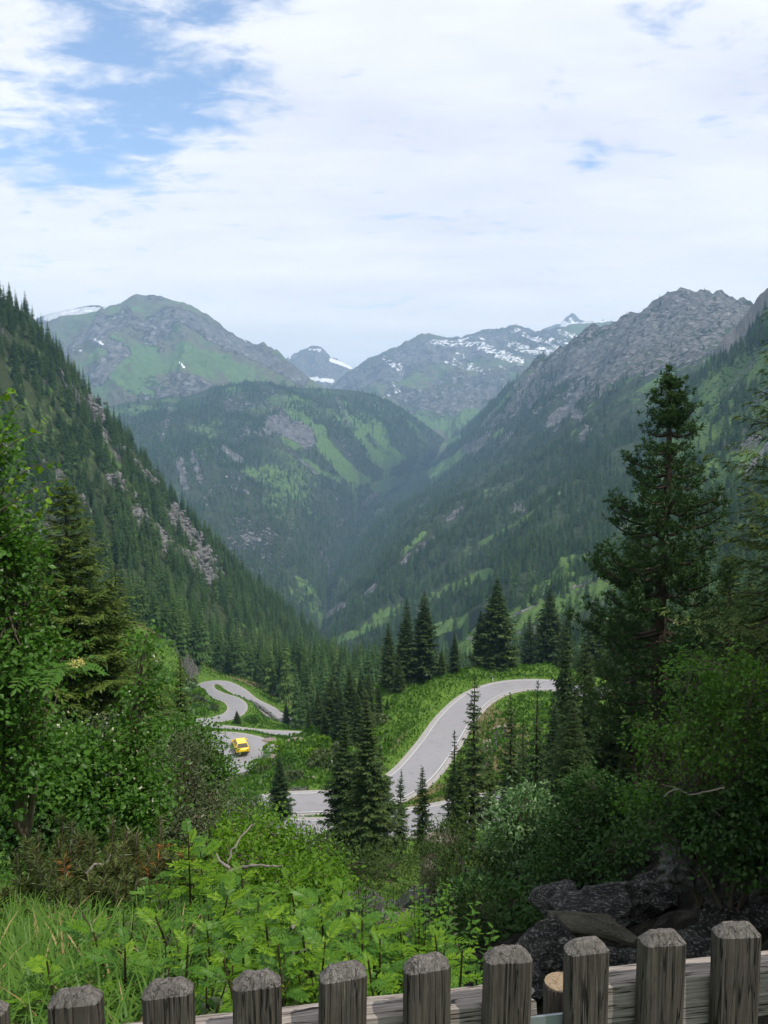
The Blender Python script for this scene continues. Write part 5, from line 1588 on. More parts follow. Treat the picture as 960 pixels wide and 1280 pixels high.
RKJ = [rock_mesh('rock', s, M_ROCK, 4, 1.5) for s in (11, 12, 13)]
RK = [rock_mesh('rock', s, M_ROCK) for s in (1, 2, 3)]
RKW = [rock_mesh('rock', s, M_ROCK_W) for s in (4, 5, 6)]
RKD = [rock_mesh('rock', s, M_ROCK_D, 4, 0.8) for s in (7, 8, 9)]


def rock(u, v, Y, size, me, label, group=None, name='rock', rz=0.0, onland=False, tilt=0.0):
    p = at(u, v, Y)
    if onland:
        p[2] = float(H(p[0], p[1]))
    return link(name, me, label=label, cat='rock', group=group, loc=p, rot=(tilt, tilt * 0.6, rz), scale=size)


# gully rocks
rock(845, 1080, 13.2, (0.30, 0.4, 0.62), RKJ[0], 'pale upright rock face in the dark gully', None, 'rock', 0.4, tilt=0.25)
rock(880, 1094, 13.0, (0.14, 0.3, 0.34), RKJ[1], 'small pale rock right of the upright rock face', None, 'rock', 1.4, tilt=0.2)
rock(866, 1086, 13.2, (0.2, 0.3, 0.24), RKJ[2], 'pale rock chip between the two gully rock faces', None, 'rock', 2.4, tilt=0.2)
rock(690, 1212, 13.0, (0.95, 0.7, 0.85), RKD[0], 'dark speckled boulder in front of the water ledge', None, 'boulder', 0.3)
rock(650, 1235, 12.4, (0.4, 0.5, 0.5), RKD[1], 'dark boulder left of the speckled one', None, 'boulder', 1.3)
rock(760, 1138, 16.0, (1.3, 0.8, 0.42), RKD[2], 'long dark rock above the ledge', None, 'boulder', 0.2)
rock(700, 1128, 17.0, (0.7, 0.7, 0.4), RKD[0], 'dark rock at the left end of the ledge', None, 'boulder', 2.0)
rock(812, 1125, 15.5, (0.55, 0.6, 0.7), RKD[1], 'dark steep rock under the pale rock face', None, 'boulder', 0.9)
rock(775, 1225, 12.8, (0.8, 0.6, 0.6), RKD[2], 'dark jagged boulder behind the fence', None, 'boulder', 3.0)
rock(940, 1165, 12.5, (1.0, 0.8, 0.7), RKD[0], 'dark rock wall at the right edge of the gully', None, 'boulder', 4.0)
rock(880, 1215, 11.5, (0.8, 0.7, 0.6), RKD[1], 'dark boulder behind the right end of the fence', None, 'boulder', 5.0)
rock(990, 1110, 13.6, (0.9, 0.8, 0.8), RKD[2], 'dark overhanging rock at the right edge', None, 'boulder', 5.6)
rock(515, 1135, 24.0, (0.75, 0.8, 0.8), RK[0], 'grey broken rock beside the tan rock step', None, 'rock', 0.9, tilt=0.3)
rock(535, 1105, 25.5, (0.32, 0.5, 1.3), RKW[0], 'tan vertical rock step in the gully slope', None, 'rock', 0.4, tilt=0.1)
rock(545, 1060, 28.0, (0.8, 0.7, 0.7), RKW[1], 'brownish rock above the tan rock step', None, 'rock', 1.6)
rock(490, 1160, 20.0, (0.7, 0.7, 0.4), RKW[2], 'brown flat rock under the shrubs', None, 'rock', 2.6)
rock(450, 1135, 18.0, (0.6, 0.6, 0.45), RK[2], 'grey rock in the scree under the dense spruces', None, 'rock', 3.6)
for k in range(24):
    u = rgp.uniform(430, 540); v = rgp.uniform(1110, 1180)
    Y = 17 + (1180 - v) / 70 * 8
    s = 0.12 + 0.2 * rgp.random()
    rock(u, v, Y, (s * 1.2, s, s * 0.8), (RK + RKW)[k % 6], 'loose stone in the scree under the dense spruces', 'stones of the scree', 'stone', rgp.random() * 6, True)
# muddy ledge with still water between the dark rocks
M_LEDGE = mat_rock('mud_ledge', (0.04, 0.036, 0.025), (0.09, 0.082, 0.058), (0.15, 0.138, 0.10), 2.2)
rock(735, 1158, 14.6, (1.15, 0.42, 0.16), rock_mesh('rock', 31, M_LEDGE, 4, 0.4), 'smooth olive ledge curving between the dark rocks', None, 'rock', -0.35, tilt=0.12)
# stones by the bends
for k, (u, v, Y, s) in enumerate(((345, 930, 138, 1.6), (352, 940, 134, 1.9), (362, 950, 130, 1.5), (337, 925, 141, 1.3), (358, 962, 126, 1.4), (372, 968, 124, 1.1), (330, 975, 122, 1.3), (341, 982, 119, 1.6), (350, 988, 117, 1.3), (388, 1000, 98, 0.8), (377, 990, 103, 0.9), (348, 947, 131, 1.2), (340, 955, 128, 1.0),
                                  (620, 912, 108, 0.9), (606, 930, 103, 0.8), (632, 925, 106, 0.7), (598, 955, 97, 0.7), (615, 945, 100, 0.8), (590, 965, 95, 0.6), (640, 940, 102, 0.7))):
    for j in range(3):
        du, dv = rgp.normal(0, 5), rgp.normal(0, 3)
        s2 = s * (0.35 + 0.65 * rgp.random())
        rock(u + du, v + dv, Y, (s2, s2 * 0.8, s2 * 0.6), RKW[(k + j) % 3], 'pinkish grey stone on the bank beside the bends', 'stones beside the bends', 'stone', rgp.random() * 6, True)
# low stone guard wall along the meadow road
path = smooth_path([zy(316, 874, -78.6), zy(328, 881, -78.6), zy(338, 888, -78.8), zy(348, 897, -79.2)], 0.9)
for k, q in enumerate(path):
    link('guard_stone', RK[k % 3], label='light grey guard stone in the row along the meadow road', cat='guard stone', group='guard stones along the meadow road', loc=(q[0], q[1] - 3.2, q[2] + 0.4), rot=(0, 0, k * 1.3), scale=(0.75, 0.6, 0.75))
for k, (u, v) in enumerate(((616, 848.5), (655, 846.5), (690, 847))):
    p = zy(u, v, -42.4)
    b = MB(); b.box((0, 0, 0.45), (0.14, 0.12, 0.9), taper=0.85); b.box((0, 0, 0.80), (0.15, 0.13, 0.16), m=1)
    link('marker_post', b.data('marker_post', [M_LINE, M_RUBBER]), label='white marker post on the outer edge of the s-bend', cat='marker post', group='marker posts of the s-bend', loc=(p[0], p[1], float(H(p[0], p[1]))))


# ------------------------------------------------------------------ yellow car on the paved bend
def build_car():
    p = zy(300.5, 936.5, -56.05)
    fwd = np.array([-0.34, 1.0])          # nose pointing up the road, away from the viewpoint
    rz = math.atan2(fwd[1], fwd[0])
    CS = 1.38
    o = link('parked_car', None, scale=(CS * 1.12, CS, CS * 0.95), label='small bright yellow car on the paved bend', cat='car', loc=(p[0], p[1], p[2] + 0.02), rot=(0, 0, rz))
    # body: cross-sections along x from tail (-) to nose (+): x, half width, sill z, waist z, roundness
    xs = [(-1.95, 0.72, 0.42, 0.74), (-1.88, 0.80, 0.30, 0.92), (-1.3, 0.86, 0.24, 0.98), (-0.5, 0.87, 0.24, 0.97), (0.6, 0.87, 0.24, 0.95), (1.0, 0.86, 0.24, 0.90), (1.55, 0.82, 0.26, 0.80), (1.85, 0.74, 0.32, 0.70), (1.95, 0.62, 0.40, 0.60)]
    rings = []
    for x, w, z0, z1 in xs:
        r = 0.10
        prof = [(-w * 0.9, z0), (w * 0.9, z0), (w, z0 + r), (w, z1 - 2 * r), (w - 0.04, z1 - 0.06), (w - 0.16, z1), (-(w - 0.16), z1), (-(w - 0.04), z1 - 0.06), (-w, z1 - 2 * r), (-w, z0 + r)]
        rings.append([(x, y, z) for y, z in prof])
    n = 10
    V = np.array(rings).reshape(-1, 3)
    F = [(i * n + j, i * n + (j + 1) % n, (i + 1) * n + (j + 1) % n, (i + 1) * n + j) for i in range(len(xs) - 1) for j in range(n)]
    F += [tuple(range(n))[::-1], tuple(range((len(xs) - 1) * n, len(xs) * n))]
    b = MB(); b.add(V, F)
    body = link('body', b.data('body', [M_YELLOW], True), o)
    # cabin: yellow pillars and roof, dark windows inset between
    b = MB()
    lo = [(-1.75, 0.78), (0.85, 0.78)]; hi = [(-1.45, 0.60), (0.12, 0.60)]
    zb, zt = 0.93, 1.46
    b.box((-0.66, 0, zt + 0.02), (1.6, 1.22, 0.06), taper=0.93)
    for sg in (-1, 1):
        for x0, x1, rr in ((-1.70, -1.42, 0.06), (-0.45, -0.5, 0.035), (0.80, 0.12, 0.045)):
            b.tube([(x0, sg * 0.76, zb), (x1, sg * 0.6, zt)], rr, 6)
    link('roof', b.data('roof', [M_YELLOW]), o)

    def pane(name, q):
        bb = MB(); bb.add(np.array(q), [(0, 1, 2, 3)]); bb.add(np.array(q) * (0.97, 0.97, 1) + (0, 0, -0.005), [(3, 2, 1, 0)])
        link(name, bb.data(name, [M_GLASS]), o)
    pane('windscreen', [(0.80, -0.72, zb), (0.80, 0.72, zb), (0.12, 0.57, zt), (0.12, -0.57, zt)])
    pane('rear_window', [(-1.70, 0.72, zb), (-1.70, -0.72, zb), (-1.43, -0.57, zt), (-1.43, 0.57, zt)])
    for sg in (-1, 1):
        pane('side_window', [(0.75, sg * 0.76, zb), (-0.45, sg * 0.76, zb), (-0.5, sg * 0.6, zt), (0.1, sg * 0.6, zt)])
        pane('side_window', [(-0.45, sg * 0.76, zb), (-1.68, sg * 0.76, zb), (-1.42, sg * 0.6, zt), (-0.5, sg * 0.6, zt)])
        bb = MB(); bb.box((-1.9, sg * 0.62, 0.74), (0.12, 0.2, 0.14)); link('tail_light', bb.data('tail_light', [M_RED]), o)
        bb = MB(); bb.box((1.83, sg * 0.55, 0.60), (0.14, 0.26, 0.12)); link('headlight', bb.data('headlight', [M_LINE]), o)
        bb = MB(); bb.box((0.62, sg * 0.93, 1.0), (0.12, 0.18, 0.12)); link('wing_mirror', bb.data('wing_mirror', [M_YELLOW]), o)
        for x in (-1.25, 1.2):
            w = MB(); w.tube([(x, sg * 0.70, 0.31), (x, sg * 0.89, 0.31)], 0.31, 18); w.tube([(x, sg * 0.89, 0.31), (x, sg * 0.70, 0.31)], 0.31, 18)
            wo = link('wheel', w.data('wheel', [M_RUBBER]), o)
            w = MB(); w.tube([(x, sg * 0.80, 0.31), (x, sg * 0.905, 0.31)], 0.19, 12); link('hub', w.data('hub', [M_STEEL]), wo)
    bb = MB(); bb.box((-1.97, 0, 0.42), (0.12, 1.5, 0.16)); link('bumper', bb.data('bumper', [M_RUBBER]), o)


build_car()


# ------------------------------------------------------------------ foreground plants
def rowan_frond(name, seed, L, pairs, mat, llen):
    rg = np.random.default_rng(seed)
    s = np.linspace(0.28, 0.96, pairs)
    q = np.linspace(0, 1, 8)
    curve = lambda t: np.stack([t * L, 0 * t, 0.25 * L * t - 0.42 * L * t ** 2], -1)
    b = MB()
    Ps, Ds, Ws, Ts = [], [], [], []
    for sg in (-1, 1):
        P = curve(s)
        ln = llen * (0.75 + 0.35 * np.sin(s * 3.0)) * (0.9 + 0.2 * rg.random(pairs))
        D = unit(np.stack([np.full(pairs, 0.55), sg * np.full(pairs, 0.9), -0.12 + rg.normal(0, 0.12, pairs)], 1)) * ln[:, None]
        Wd = unit(np.cross(D, np.array([0, 0, 1.0]) + rg.normal(0, 0.15, (pairs, 3)))) * (ln * 0.19)[:, None]
        Ps.append(P); Ds.append(D); Ws.append(Wd); Ts.append(0.45 + 0.35 * rg.random(pairs))
    tip = curve(np.array([0.97]))
    Ps.append(tip); Ds.append(np.array([[llen, 0, -0.3 * llen]])); Ws.append(np.array([[0, llen * 0.19, 0]])); Ts.append(np.array([0.7]))
    V, F, t = leaf_mesh(np.concatenate(Ps), np.concatenate(Ds), np.concatenate(Ws), np.concatenate(Ts), 0.25)
    c = curve(q); w = 0.0022
    sv = np.concatenate([c + (0, w, 0), c - (0, w, 0)]); sf = [(i, i + 1, 8 + i + 1, 8 + i) for i in range(7)]
    return mesh_np(name, np.concatenate([V, sv]), np.concatenate([F, np.array(sf) + len(V)]), [mat], {'tint': np.r_[t, np.full(16, 0.3)]}, smooth=False)


FRONDS = [rowan_frond('frond', 1, 0.21, 7, M_LEAF_Y, 0.062), rowan_frond('frond', 2, 0.25, 8, M_LEAF_Y, 0.066), rowan_frond('frond', 3, 0.17, 6, M_LEAF_Y, 0.055), rowan_frond('frond', 4, 0.24, 8, M_LEAF, 0.066)]


def sapling(u, vtop, Y, n, label, top_spread=1.0, rs=1.0):
    top = at(u, vtop, Y)
    gx = top[0] + rgp.normal(0, 0.04); gy = Y + 0.05
    g = float(H(gx, gy))
    h = max(0.35, top[2] - g)
    o = link('rowan_sapling', None, label=label, cat='sapling', group='rowan saplings behind the fence', loc=(gx, gy, g))
    b = MB()
    pts = np.array([(0, 0, -0.05), ((top[0] - gx) * 0.4, 0.02, h * 0.5), (top[0] - gx, 0, h)])
    b.tube(pts, [0.007, 0.005, 0.003], 6)
    link('stem', b.data('stem', [M_STEM]), o)
    n = int(n * 1.9)
    for k in range(n):
        t = 0.35 + 0.65 * (k + 0.5) / n if n > 1 else 1
        q = np.array([np.interp(t, [0, 0.5, 1], pts[:, j]) for j in range(3)])
        az = k * 2.399 + rgp.normal(0, 0.3)
        sc = (0.6 + 0.4 * rgp.random()) * rs * (1.1 - 0.3 * (t > 0.85)) * min(0.66, 0.22 + 0.12 * Y)
        link('frond', FRONDS[k % 3 if rgp.random() < 0.62 else 3], o, loc=q, rot=(rgp.normal(0, 0.2), -0.25 - 0.75 * max(0, t - 0.7) / 0.3 * rgp.random(), az), scale=(sc, sc, sc))
    return o


places = ['beside the leftmost pickets', 'left of the bare branch', 'below the bare branch', 'in the middle of the thicket', 'right of the thicket', 'next to the middle pickets']
SAPS = [(232, 1048, 3.6, 13, 'tall bright rowan sapling left of the bare branch'), (248, 1070, 3.8, 10, 'rowan sapling just right of the tall bright one'), (282, 1128, 3.0, 11, 'rowan sapling under the bare branch'), (360, 1100, 4.0, 9, 'rowan sapling standing up right of the bare branch'),
        (320, 1140, 3.1, 10, 'rowan sapling in the middle of the thicket'), (398, 1128, 3.1, 10, 'rowan sapling at the right side of the thicket with a dark stem'), (425, 1140, 3.6, 8, 'rowan sapling at the gully edge'), (452, 1160, 2.9, 10, 'yellowish rowan sapling behind the middle pickets'),
        (375, 1165, 2.7, 10, 'rowan sapling above the third picket gap'), (300, 1185, 2.4, 9, 'low rowan sapling behind the fourth picket'), (255, 1175, 2.6, 10, 'rowan sapling spreading over the grass left of centre'), (345, 1195, 2.3, 8, 'low rowan sapling between the fourth and fifth pickets'),
        (405, 1190, 2.4, 9, 'low rowan sapling behind the fifth picket'), (475, 1185, 2.5, 9, 'rowan sapling left of the sixth picket'), (500, 1165, 3.0, 8, 'rowan sapling behind the sixth picket'), (545, 1180, 2.6, 8, 'rowan sapling right of the sixth picket'), (150, 1200, 2.4, 8, 'fern like rowan sapling between the second and third pickets'),
        (110, 1190, 2.6, 7, 'low rowan sapling behind the second picket'), (190, 1170, 2.8, 7, 'rowan sapling among the long grass'), (50, 1215, 2.3, 7, 'low rowan sapling at the left end of the fence'), (275, 1215, 2.0, 7, 'ferny rowan sapling close behind the third picket gap'), (580, 1200, 2.4, 7, 'yellow green rowan sapling left of the seventh picket'),
        (300, 1100, 4.2, 8, 'rowan sapling behind the thicket'), (430, 1100, 4.3, 6, 'thin rowan sapling before the dense spruces'), (210, 1120, 3.8, 8, 'rowan sapling beside the mugo pine'), (330, 1165, 2.7, 9, 'rowan sapling at the heart of the thicket'), (460, 1215, 2.1, 7, 'low rowan sapling under the fence top'), (230, 1195, 2.3, 8, 'rowan sapling right behind the third picket')]
for s_ in SAPS:
    sapling(*s_)


def herb(u, vtop, Y, mat, llen, label, asp):
    # an upright stem set all round with plain leaves
    rg = np.random.default_rng(int(u * 3 + vtop))
    top = at(u, vtop, Y); g = float(H(top[0], Y)); h = max(0.3, top[2] - g)
    o = link('herb', None, label=label, cat='plant', group='herbs of the thicket', loc=(top[0], Y, g))
    st, Ps, Ds = MB(), [], []
    for j in range(5):
        ex, ey = rg.normal(0, 0.10, 2) * (j > 0); hh = h * (1 if j == 0 else 0.6 + 0.35 * rg.random())
        path = np.array([(ex * 0.2, ey * 0.2, 0), (ex * 0.6, ey * 0.6, hh * 0.5), (ex, ey, hh)])
        st.tube(path, [0.005, 0.004, 0.002], 5)
        m = int(30 * hh / 0.6) + 8
        s = 0.2 + 0.8 * np.arange(m) / m; a = np.arange(m) * 2.4
        Ps.append(np.stack([np.interp(s, [0, 0.5, 1], path[:, q]) for q in range(3)], 1))
        Ds.append(unit(np.stack([np.cos(a), np.sin(a), 0.35 - 0.5 * rg.random(m)], 1)) * (llen * (0.6 + 0.6 * rg.random(m)) * (1.1 - 0.6 * s))[:, None])
    P, D = np.concatenate(Ps), np.concatenate(Ds)
    Wd = unit(np.cross(D, np.array([0, 0, 1.0]) + rg.normal(0, 0.25, D.shape))) * (np.linalg.norm(D, axis=1) * asp)[:, None]
    V, F, t = leaf_mesh(P, D, Wd, np.clip(0.25 + 0.5 * rg.random(len(P)), 0, 1), 0.2)
    link('stem', st.data('stem', [M_STEM]), o)
    link('foliage', mesh_np('foliage', V, F, [mat], {'tint': t}, smooth=False), o)


for k in range(46):
    u = rgp.uniform(150, 590); Y = rgp.uniform(2.0, 4.6)
    vt = 1075 + (4.6 - Y) * 48 + rgp.uniform(0, 40) + max(0, 260 - u) * 0.12
    herb(u, vt, Y, (M_LEAF, M_LEAF_Y, M_LEAF, M_WILLOW)[k % 4], (0.075, 0.06, 0.10, 0.07)[k % 4], 'leafy green herb among the saplings behind the fence', (0.2, 0.3, 0.16, 0.14)[k % 4])


def grass_mass():
    rg = np.random.default_rng(12)
    n = 21000
    P = np.zeros((n, 3))
    xs = rg.uniform(-2.6, 0.75, n); ys = 1.35 + 4.2 * rg.random(n) ** 1.3
    xs = xs * (0.45 + 0.16 * ys)
    dens = fbm(xs * 1.6, ys * 1.6, 3, 71)
    left = sstep(xs / ys, -0.05, -0.32)
    keep = rg.random(n) < np.clip(0.35 + 0.9 * dens + 0.55 * left, 0.08, 1)
    xs, ys, left = xs[keep], ys[keep], left[keep]
    n = len(xs)
    zs = H(xs, ys) - 0.02
    L = (0.18 + 0.26 * rg.random(n)) * (0.7 + 0.5 * left) * (1.12 - 0.12 * ys)
    tuft = np.floor(xs * 3.5) * 17 + np.floor(ys * 3.5)
    az = _hash(np.floor(xs * 3.5), np.floor(ys * 3.5), 5) * 6.28 + rg.normal(0, 0.9, n)
    lean = 0.5 + 0.7 * rg.random(n)
    d = np.stack([np.cos(az), np.sin(az), np.zeros(n)], 1)
    sv = np.stack([-np.sin(az), np.cos(az), np.zeros(n)], 1)
    segs = 5
    Vs = []
    for k in range(segs + 1):
        t = k / segs
        c = np.stack([xs, ys, zs], 1) + d * (lean * L * t ** 1.7 * 0.75)[:, None] + np.array([0, 0, 1.0]) * (L * (t - 0.42 * lean * t ** 2.4))[:, None]
        w = (0.0062 * (1 - t ** 2) + 0.0004) * (0.6 + L)
        Vs += [c + sv * w[:, None], c - sv * w[:, None]]
    V = np.stack(Vs, 1).reshape(-1, 3)
    b = np.arange(n)[:, None] * (2 * segs + 2)
    F = np.concatenate([b + np.array([[2 * k, 2 * k + 1, 2 * k + 3, 2 * k + 2]]) for k in range(segs)])
    t0 = np.clip(0.35 + 0.45 * rg.random(n), 0, 1)
    dead = rg.random(n) < 0.055
    me = mesh_np('grass', V, F, [M_GRASS, M_DEAD], {'tint': np.repeat(t0, 2 * segs + 2)}, smooth=True, midx=np.tile(dead.astype(int), segs))
    link('grass', me, kind='stuff', label='long arching green grass behind the fence')


grass_mass()


def ground_cover():
    """low leaves of the thicket floor"""
    rg = np.random.default_rng(14)
    n = 36000
    ys = 1.4 + 9.0 * rg.random(n) ** 1.5; xs = rg.uniform(-1, 1, n) * (0.6 + 0.62 * ys) - 0.1 * ys
    ok = xs < 0.45 + 0.02 * ys
    xs, ys = xs[ok], ys[ok]; n = len(xs)
    hgt = np.clip(0.16 + 0.3 * fbm(xs * 1.3, ys * 1.3, 4, 8), 0.03, 0.45) * rg.random(n) ** 0.6 * (1 - 0.6 * sstep(xs / ys, -0.12, -0.3) * sstep(ys, 5, 4))
    P = np.stack([xs, ys, H(xs, ys) + hgt], 1)
    D = unit(np.stack([rg.normal(0, 1, n), rg.normal(0, 1, n), rg.normal(0.1, 0.4, n)], 1)) * (0.022 + 0.028 * rg.random(n))[:, None]
    Wd = unit(np.cross(D, np.array([0, 0, 1.0]) + rg.normal(0, 0.4, (n, 3)))) * np.linalg.norm(D, axis=1, keepdims=True) * 0.3
    V, F, t = leaf_mesh(P, D, Wd, np.clip(0.3 + 0.5 * rg.random(n), 0, 1))
    link('ground_cover', mesh_np('ground_cover', V, F, [M_LEAF], {'tint': t}, smooth=False), kind='stuff', label='low leafy ground cover of the bank behind the fence')


ground_cover()


def mid_cover():
    """grass and herb tufts on the meadow banks around the bends"""
    rg = np.random.default_rng(15)
    n = 90000
    u = rg.uniform(180, 720, n); Y = 75 + 230 * rg.random(n)
    X = (u - 480) / 1000 * Y * 1.02
    dn, _ = road_near(X, Y)
    k = dn > 0.7
    X, Y, dn = X[k], Y[k], dn[k]
    n = len(X)
    Z = H(X, Y)
    P = np.stack([X, Y, Z], 1)
    hgt = (0.25 + 0.5 * rg.random(n)) * (0.5 + 0.5 * sstep(dn, 0.7, 4))
    D = unit(rg.normal(0, 0.45, (n, 3)) + np.array([0, 0, 1.0])) * hgt[:, None]
    Wd = unit(np.cross(D, rg.normal(0, 1, (n, 3)))) * (hgt * 0.35)[:, None]
    tt = np.clip(0.35 + 0.3 * fbm(X / 9, Y / 9, 3, 3) + 0.35 * rg.random(n), 0, 1)
    V, F, t = blades(P, D, Wd, tt)
    link('grass', mesh_np('grass', V, F, [M_GRASS], {'tint': t}, smooth=False), kind='stuff', label='meadow grass on the banks between the bends')


mid_cover()


def needle_shrub(name, u, vtop, Y, shoots, label, orange=0.0, width=0.35):
    """mugo pine: upright shoots bristling with needles"""
    rg = np.random.default_rng(int(u * 7 + Y))
    top = at(u, vtop, Y); g = float(H(top[0], Y)); h = top[2] - g
    o = link(name, None, label=label, cat='shrub', loc=(top[0], Y, g))
    wood = MB(); Ps, Ds, Ts = [], [], []; Po, Do = [], []
    for k in range(shoots):
        a = rg.random() * 6.28; r = width * rg.random() ** 0.6
        hh = h * (0.55 + 0.45 * rg.random()) if k else h
        e = np.array([r * math.cos(a), r * math.sin(a), hh]) if k else np.array([0, 0, h])
        b0 = np.array([e[0] * 0.3, e[1] * 0.3, 0.0]); q = np.linspace(0, 1, 6)[:, None]
        path = (1 - q) ** 2 * b0 + 2 * q * (1 - q) * np.array([e[0] * 1.1, e[1] * 1.1, hh * 0.4]) + q ** 2 * e
        wood.tube(path, np.linspace(0.014, 0.005, 6), 5)
        m = 230
        s = 0.3 + 0.7 * rg.random(m)
        P = np.stack([np.interp(s, q[:, 0], path[:, j]) for j in range(3)], 1)
        D = unit(rg.normal(0, 1, (m, 3)) * (1, 1, 0.5) + np.array([0, 0, 0.75])) * (0.05 + 0.03 * rg.random(m))[:, None]
        if rg.random() < orange:
            Po.append(P[:120]); Do.append(D[:120]); P, D = P[120:], D[120:]
        Ps.append(P); Ds.append(D); Ts.append(np.clip(0.2 + 0.5 * s[:len(P)] * rg.random() + rg.normal(0, 0.1, len(P)) + 0.15, 0, 1))
    P, D, T = np.concatenate(Ps), np.concatenate(Ds), np.concatenate(Ts)
    V, F, t = blades(P, D, unit(np.cross(D, rg.normal(0, 1, D.shape))) * 0.0035, T)
    link('stem', wood.data('stem', [M_TWIG]), o)
    link('foliage', mesh_np('foliage', V, F, [M_MUGO], {'tint': t}, smooth=False), o)
    if Po:
        P, D = np.concatenate(Po), np.concatenate(Do)
        V, F, t = blades(P, D, unit(np.cross(D, rg.normal(0, 1, D.shape))) * 0.004, rg.random(len(P)))
        link('dead_needles', mesh_np('dead_needles', V, F, [M_ORANGE], {'tint': t}, smooth=False), o)


needle_shrub('mugo_pine', 158, 1040, 5.2, 34, 'mugo pine with rusty orange dead needles behind the grass', 0.12, 0.42)
needle_shrub('mugo_pine', 95, 1045, 5.4, 30, 'dark mugo pine left of the one with orange needles', 0.03, 0.4)
needle_shrub('mugo_pine', 50, 1085, 5.0, 24, 'low olive mugo pine at the left edge', 0.0, 0.35)
needle_shrub('mugo_pine', 195, 1085, 4.8, 20, 'small mugo pine beside the tall rowan sapling', 0.1, 0.28)
needle_shrub('mugo_pine', 130, 1100, 4.5, 22, 'low dark mugo pine at the edge of the long grass', 0.0, 0.35)


def bare_branch(name, lines, rad, label, mat):
    b = MB()
    base = at(*lines[0][0])
    for pts in lines:
        q = smooth_path([at(*p) - base for p in pts], 0.03)
        q += np.random.default_rng(len(q)).normal(0, 0.004, q.shape)
        b.tube(q, np.linspace(rad, rad * 0.35, len(q)), 6)
    link(name, b.data(name, [mat]), label=label, cat='branch', loc=base)


bare_branch('dead_branch', [[(300, 1150, 4.6), (288, 1110, 4.7), (285, 1090, 4.7), (290, 1065, 4.75), (303, 1045, 4.8), (316, 1030, 4.85)], [(285, 1092, 4.7), (300, 1085, 4.65), (325, 1082, 4.6), (352, 1083, 4.5)], [(287, 1086, 4.7), (278, 1075, 4.7), (270, 1068, 4.75)]], 0.012, 'bare pinkish forked branch sticking out of the green thicket', M_BARK_L)
bare_branch('dead_branch', [[(110, 1090, 5.0), (122, 1075, 5.0), (130, 1082, 5.0), (134, 1100, 5.0)], [(130, 1082, 5.0), (138, 1070, 5.0)]], 0.010, 'bare grey twig in front of the mugo pine', M_BARK_L)
bare_branch('dead_branch', [[(905, 985, 12.0), (880, 990, 12.0), (862, 994, 12.0), (848, 986, 12.0), (828, 981, 12.0)], [(848, 986, 12.0), (836, 990, 12.0), (830, 996, 12.0)]], 0.016, 'pale bent branch hanging under the leafy alder', M_BARK_L)
bare_branch('dead_branch', [[(365, 1160, 3.3), (385, 1140, 3.4), (392, 1132, 3.4)]], 0.008, 'short pale stick slanting in the rowan thicket', M_BARK_L)

# elder with a cream flower head at the left
p = at(96, 829, 6.2)
rg = np.random.default_rng(3)
n = 140
V, F, t = blades(rg.normal(0, 1, (n, 3)) * (0.035, 0.03, 0.018), unit(rg.normal(0, 1, (n, 3)) + (0, -0.3, 0.8)) * 0.014, rg.normal(0, 0.004, (n, 3)), rg.random(n))
tb = MB(); tb.tube(smooth_path([at(-10, 838, 6.3) - p, at(40, 838, 6.2) - p, (0, 0.01, -0.02)], 0.05), 0.004, 5)
fo = link('flower_head', None, label='cream flower head at the tip of a twig before the dark spruce', cat='flower', loc=p)
link('stem', tb.data('stem', [M_STEM]), fo)
link('blossom', mesh_np('blossom', V, F, [M_YFLOWER], {'tint': t}, smooth=False), fo)
for k in range(8):
    q = np.array([-0.06 - 0.06 * k, 0.02, -0.02])
    sc = 0.9 + 0.3 * rg.random()
    link('frond', FRONDS[3], fo, loc=q, rot=(0.3 * (-1) ** k, 0.25, (-1) ** k * 1.1 - 0.5), scale=(sc, sc, sc))

# ------------------------------------------------------------------ the picket fence


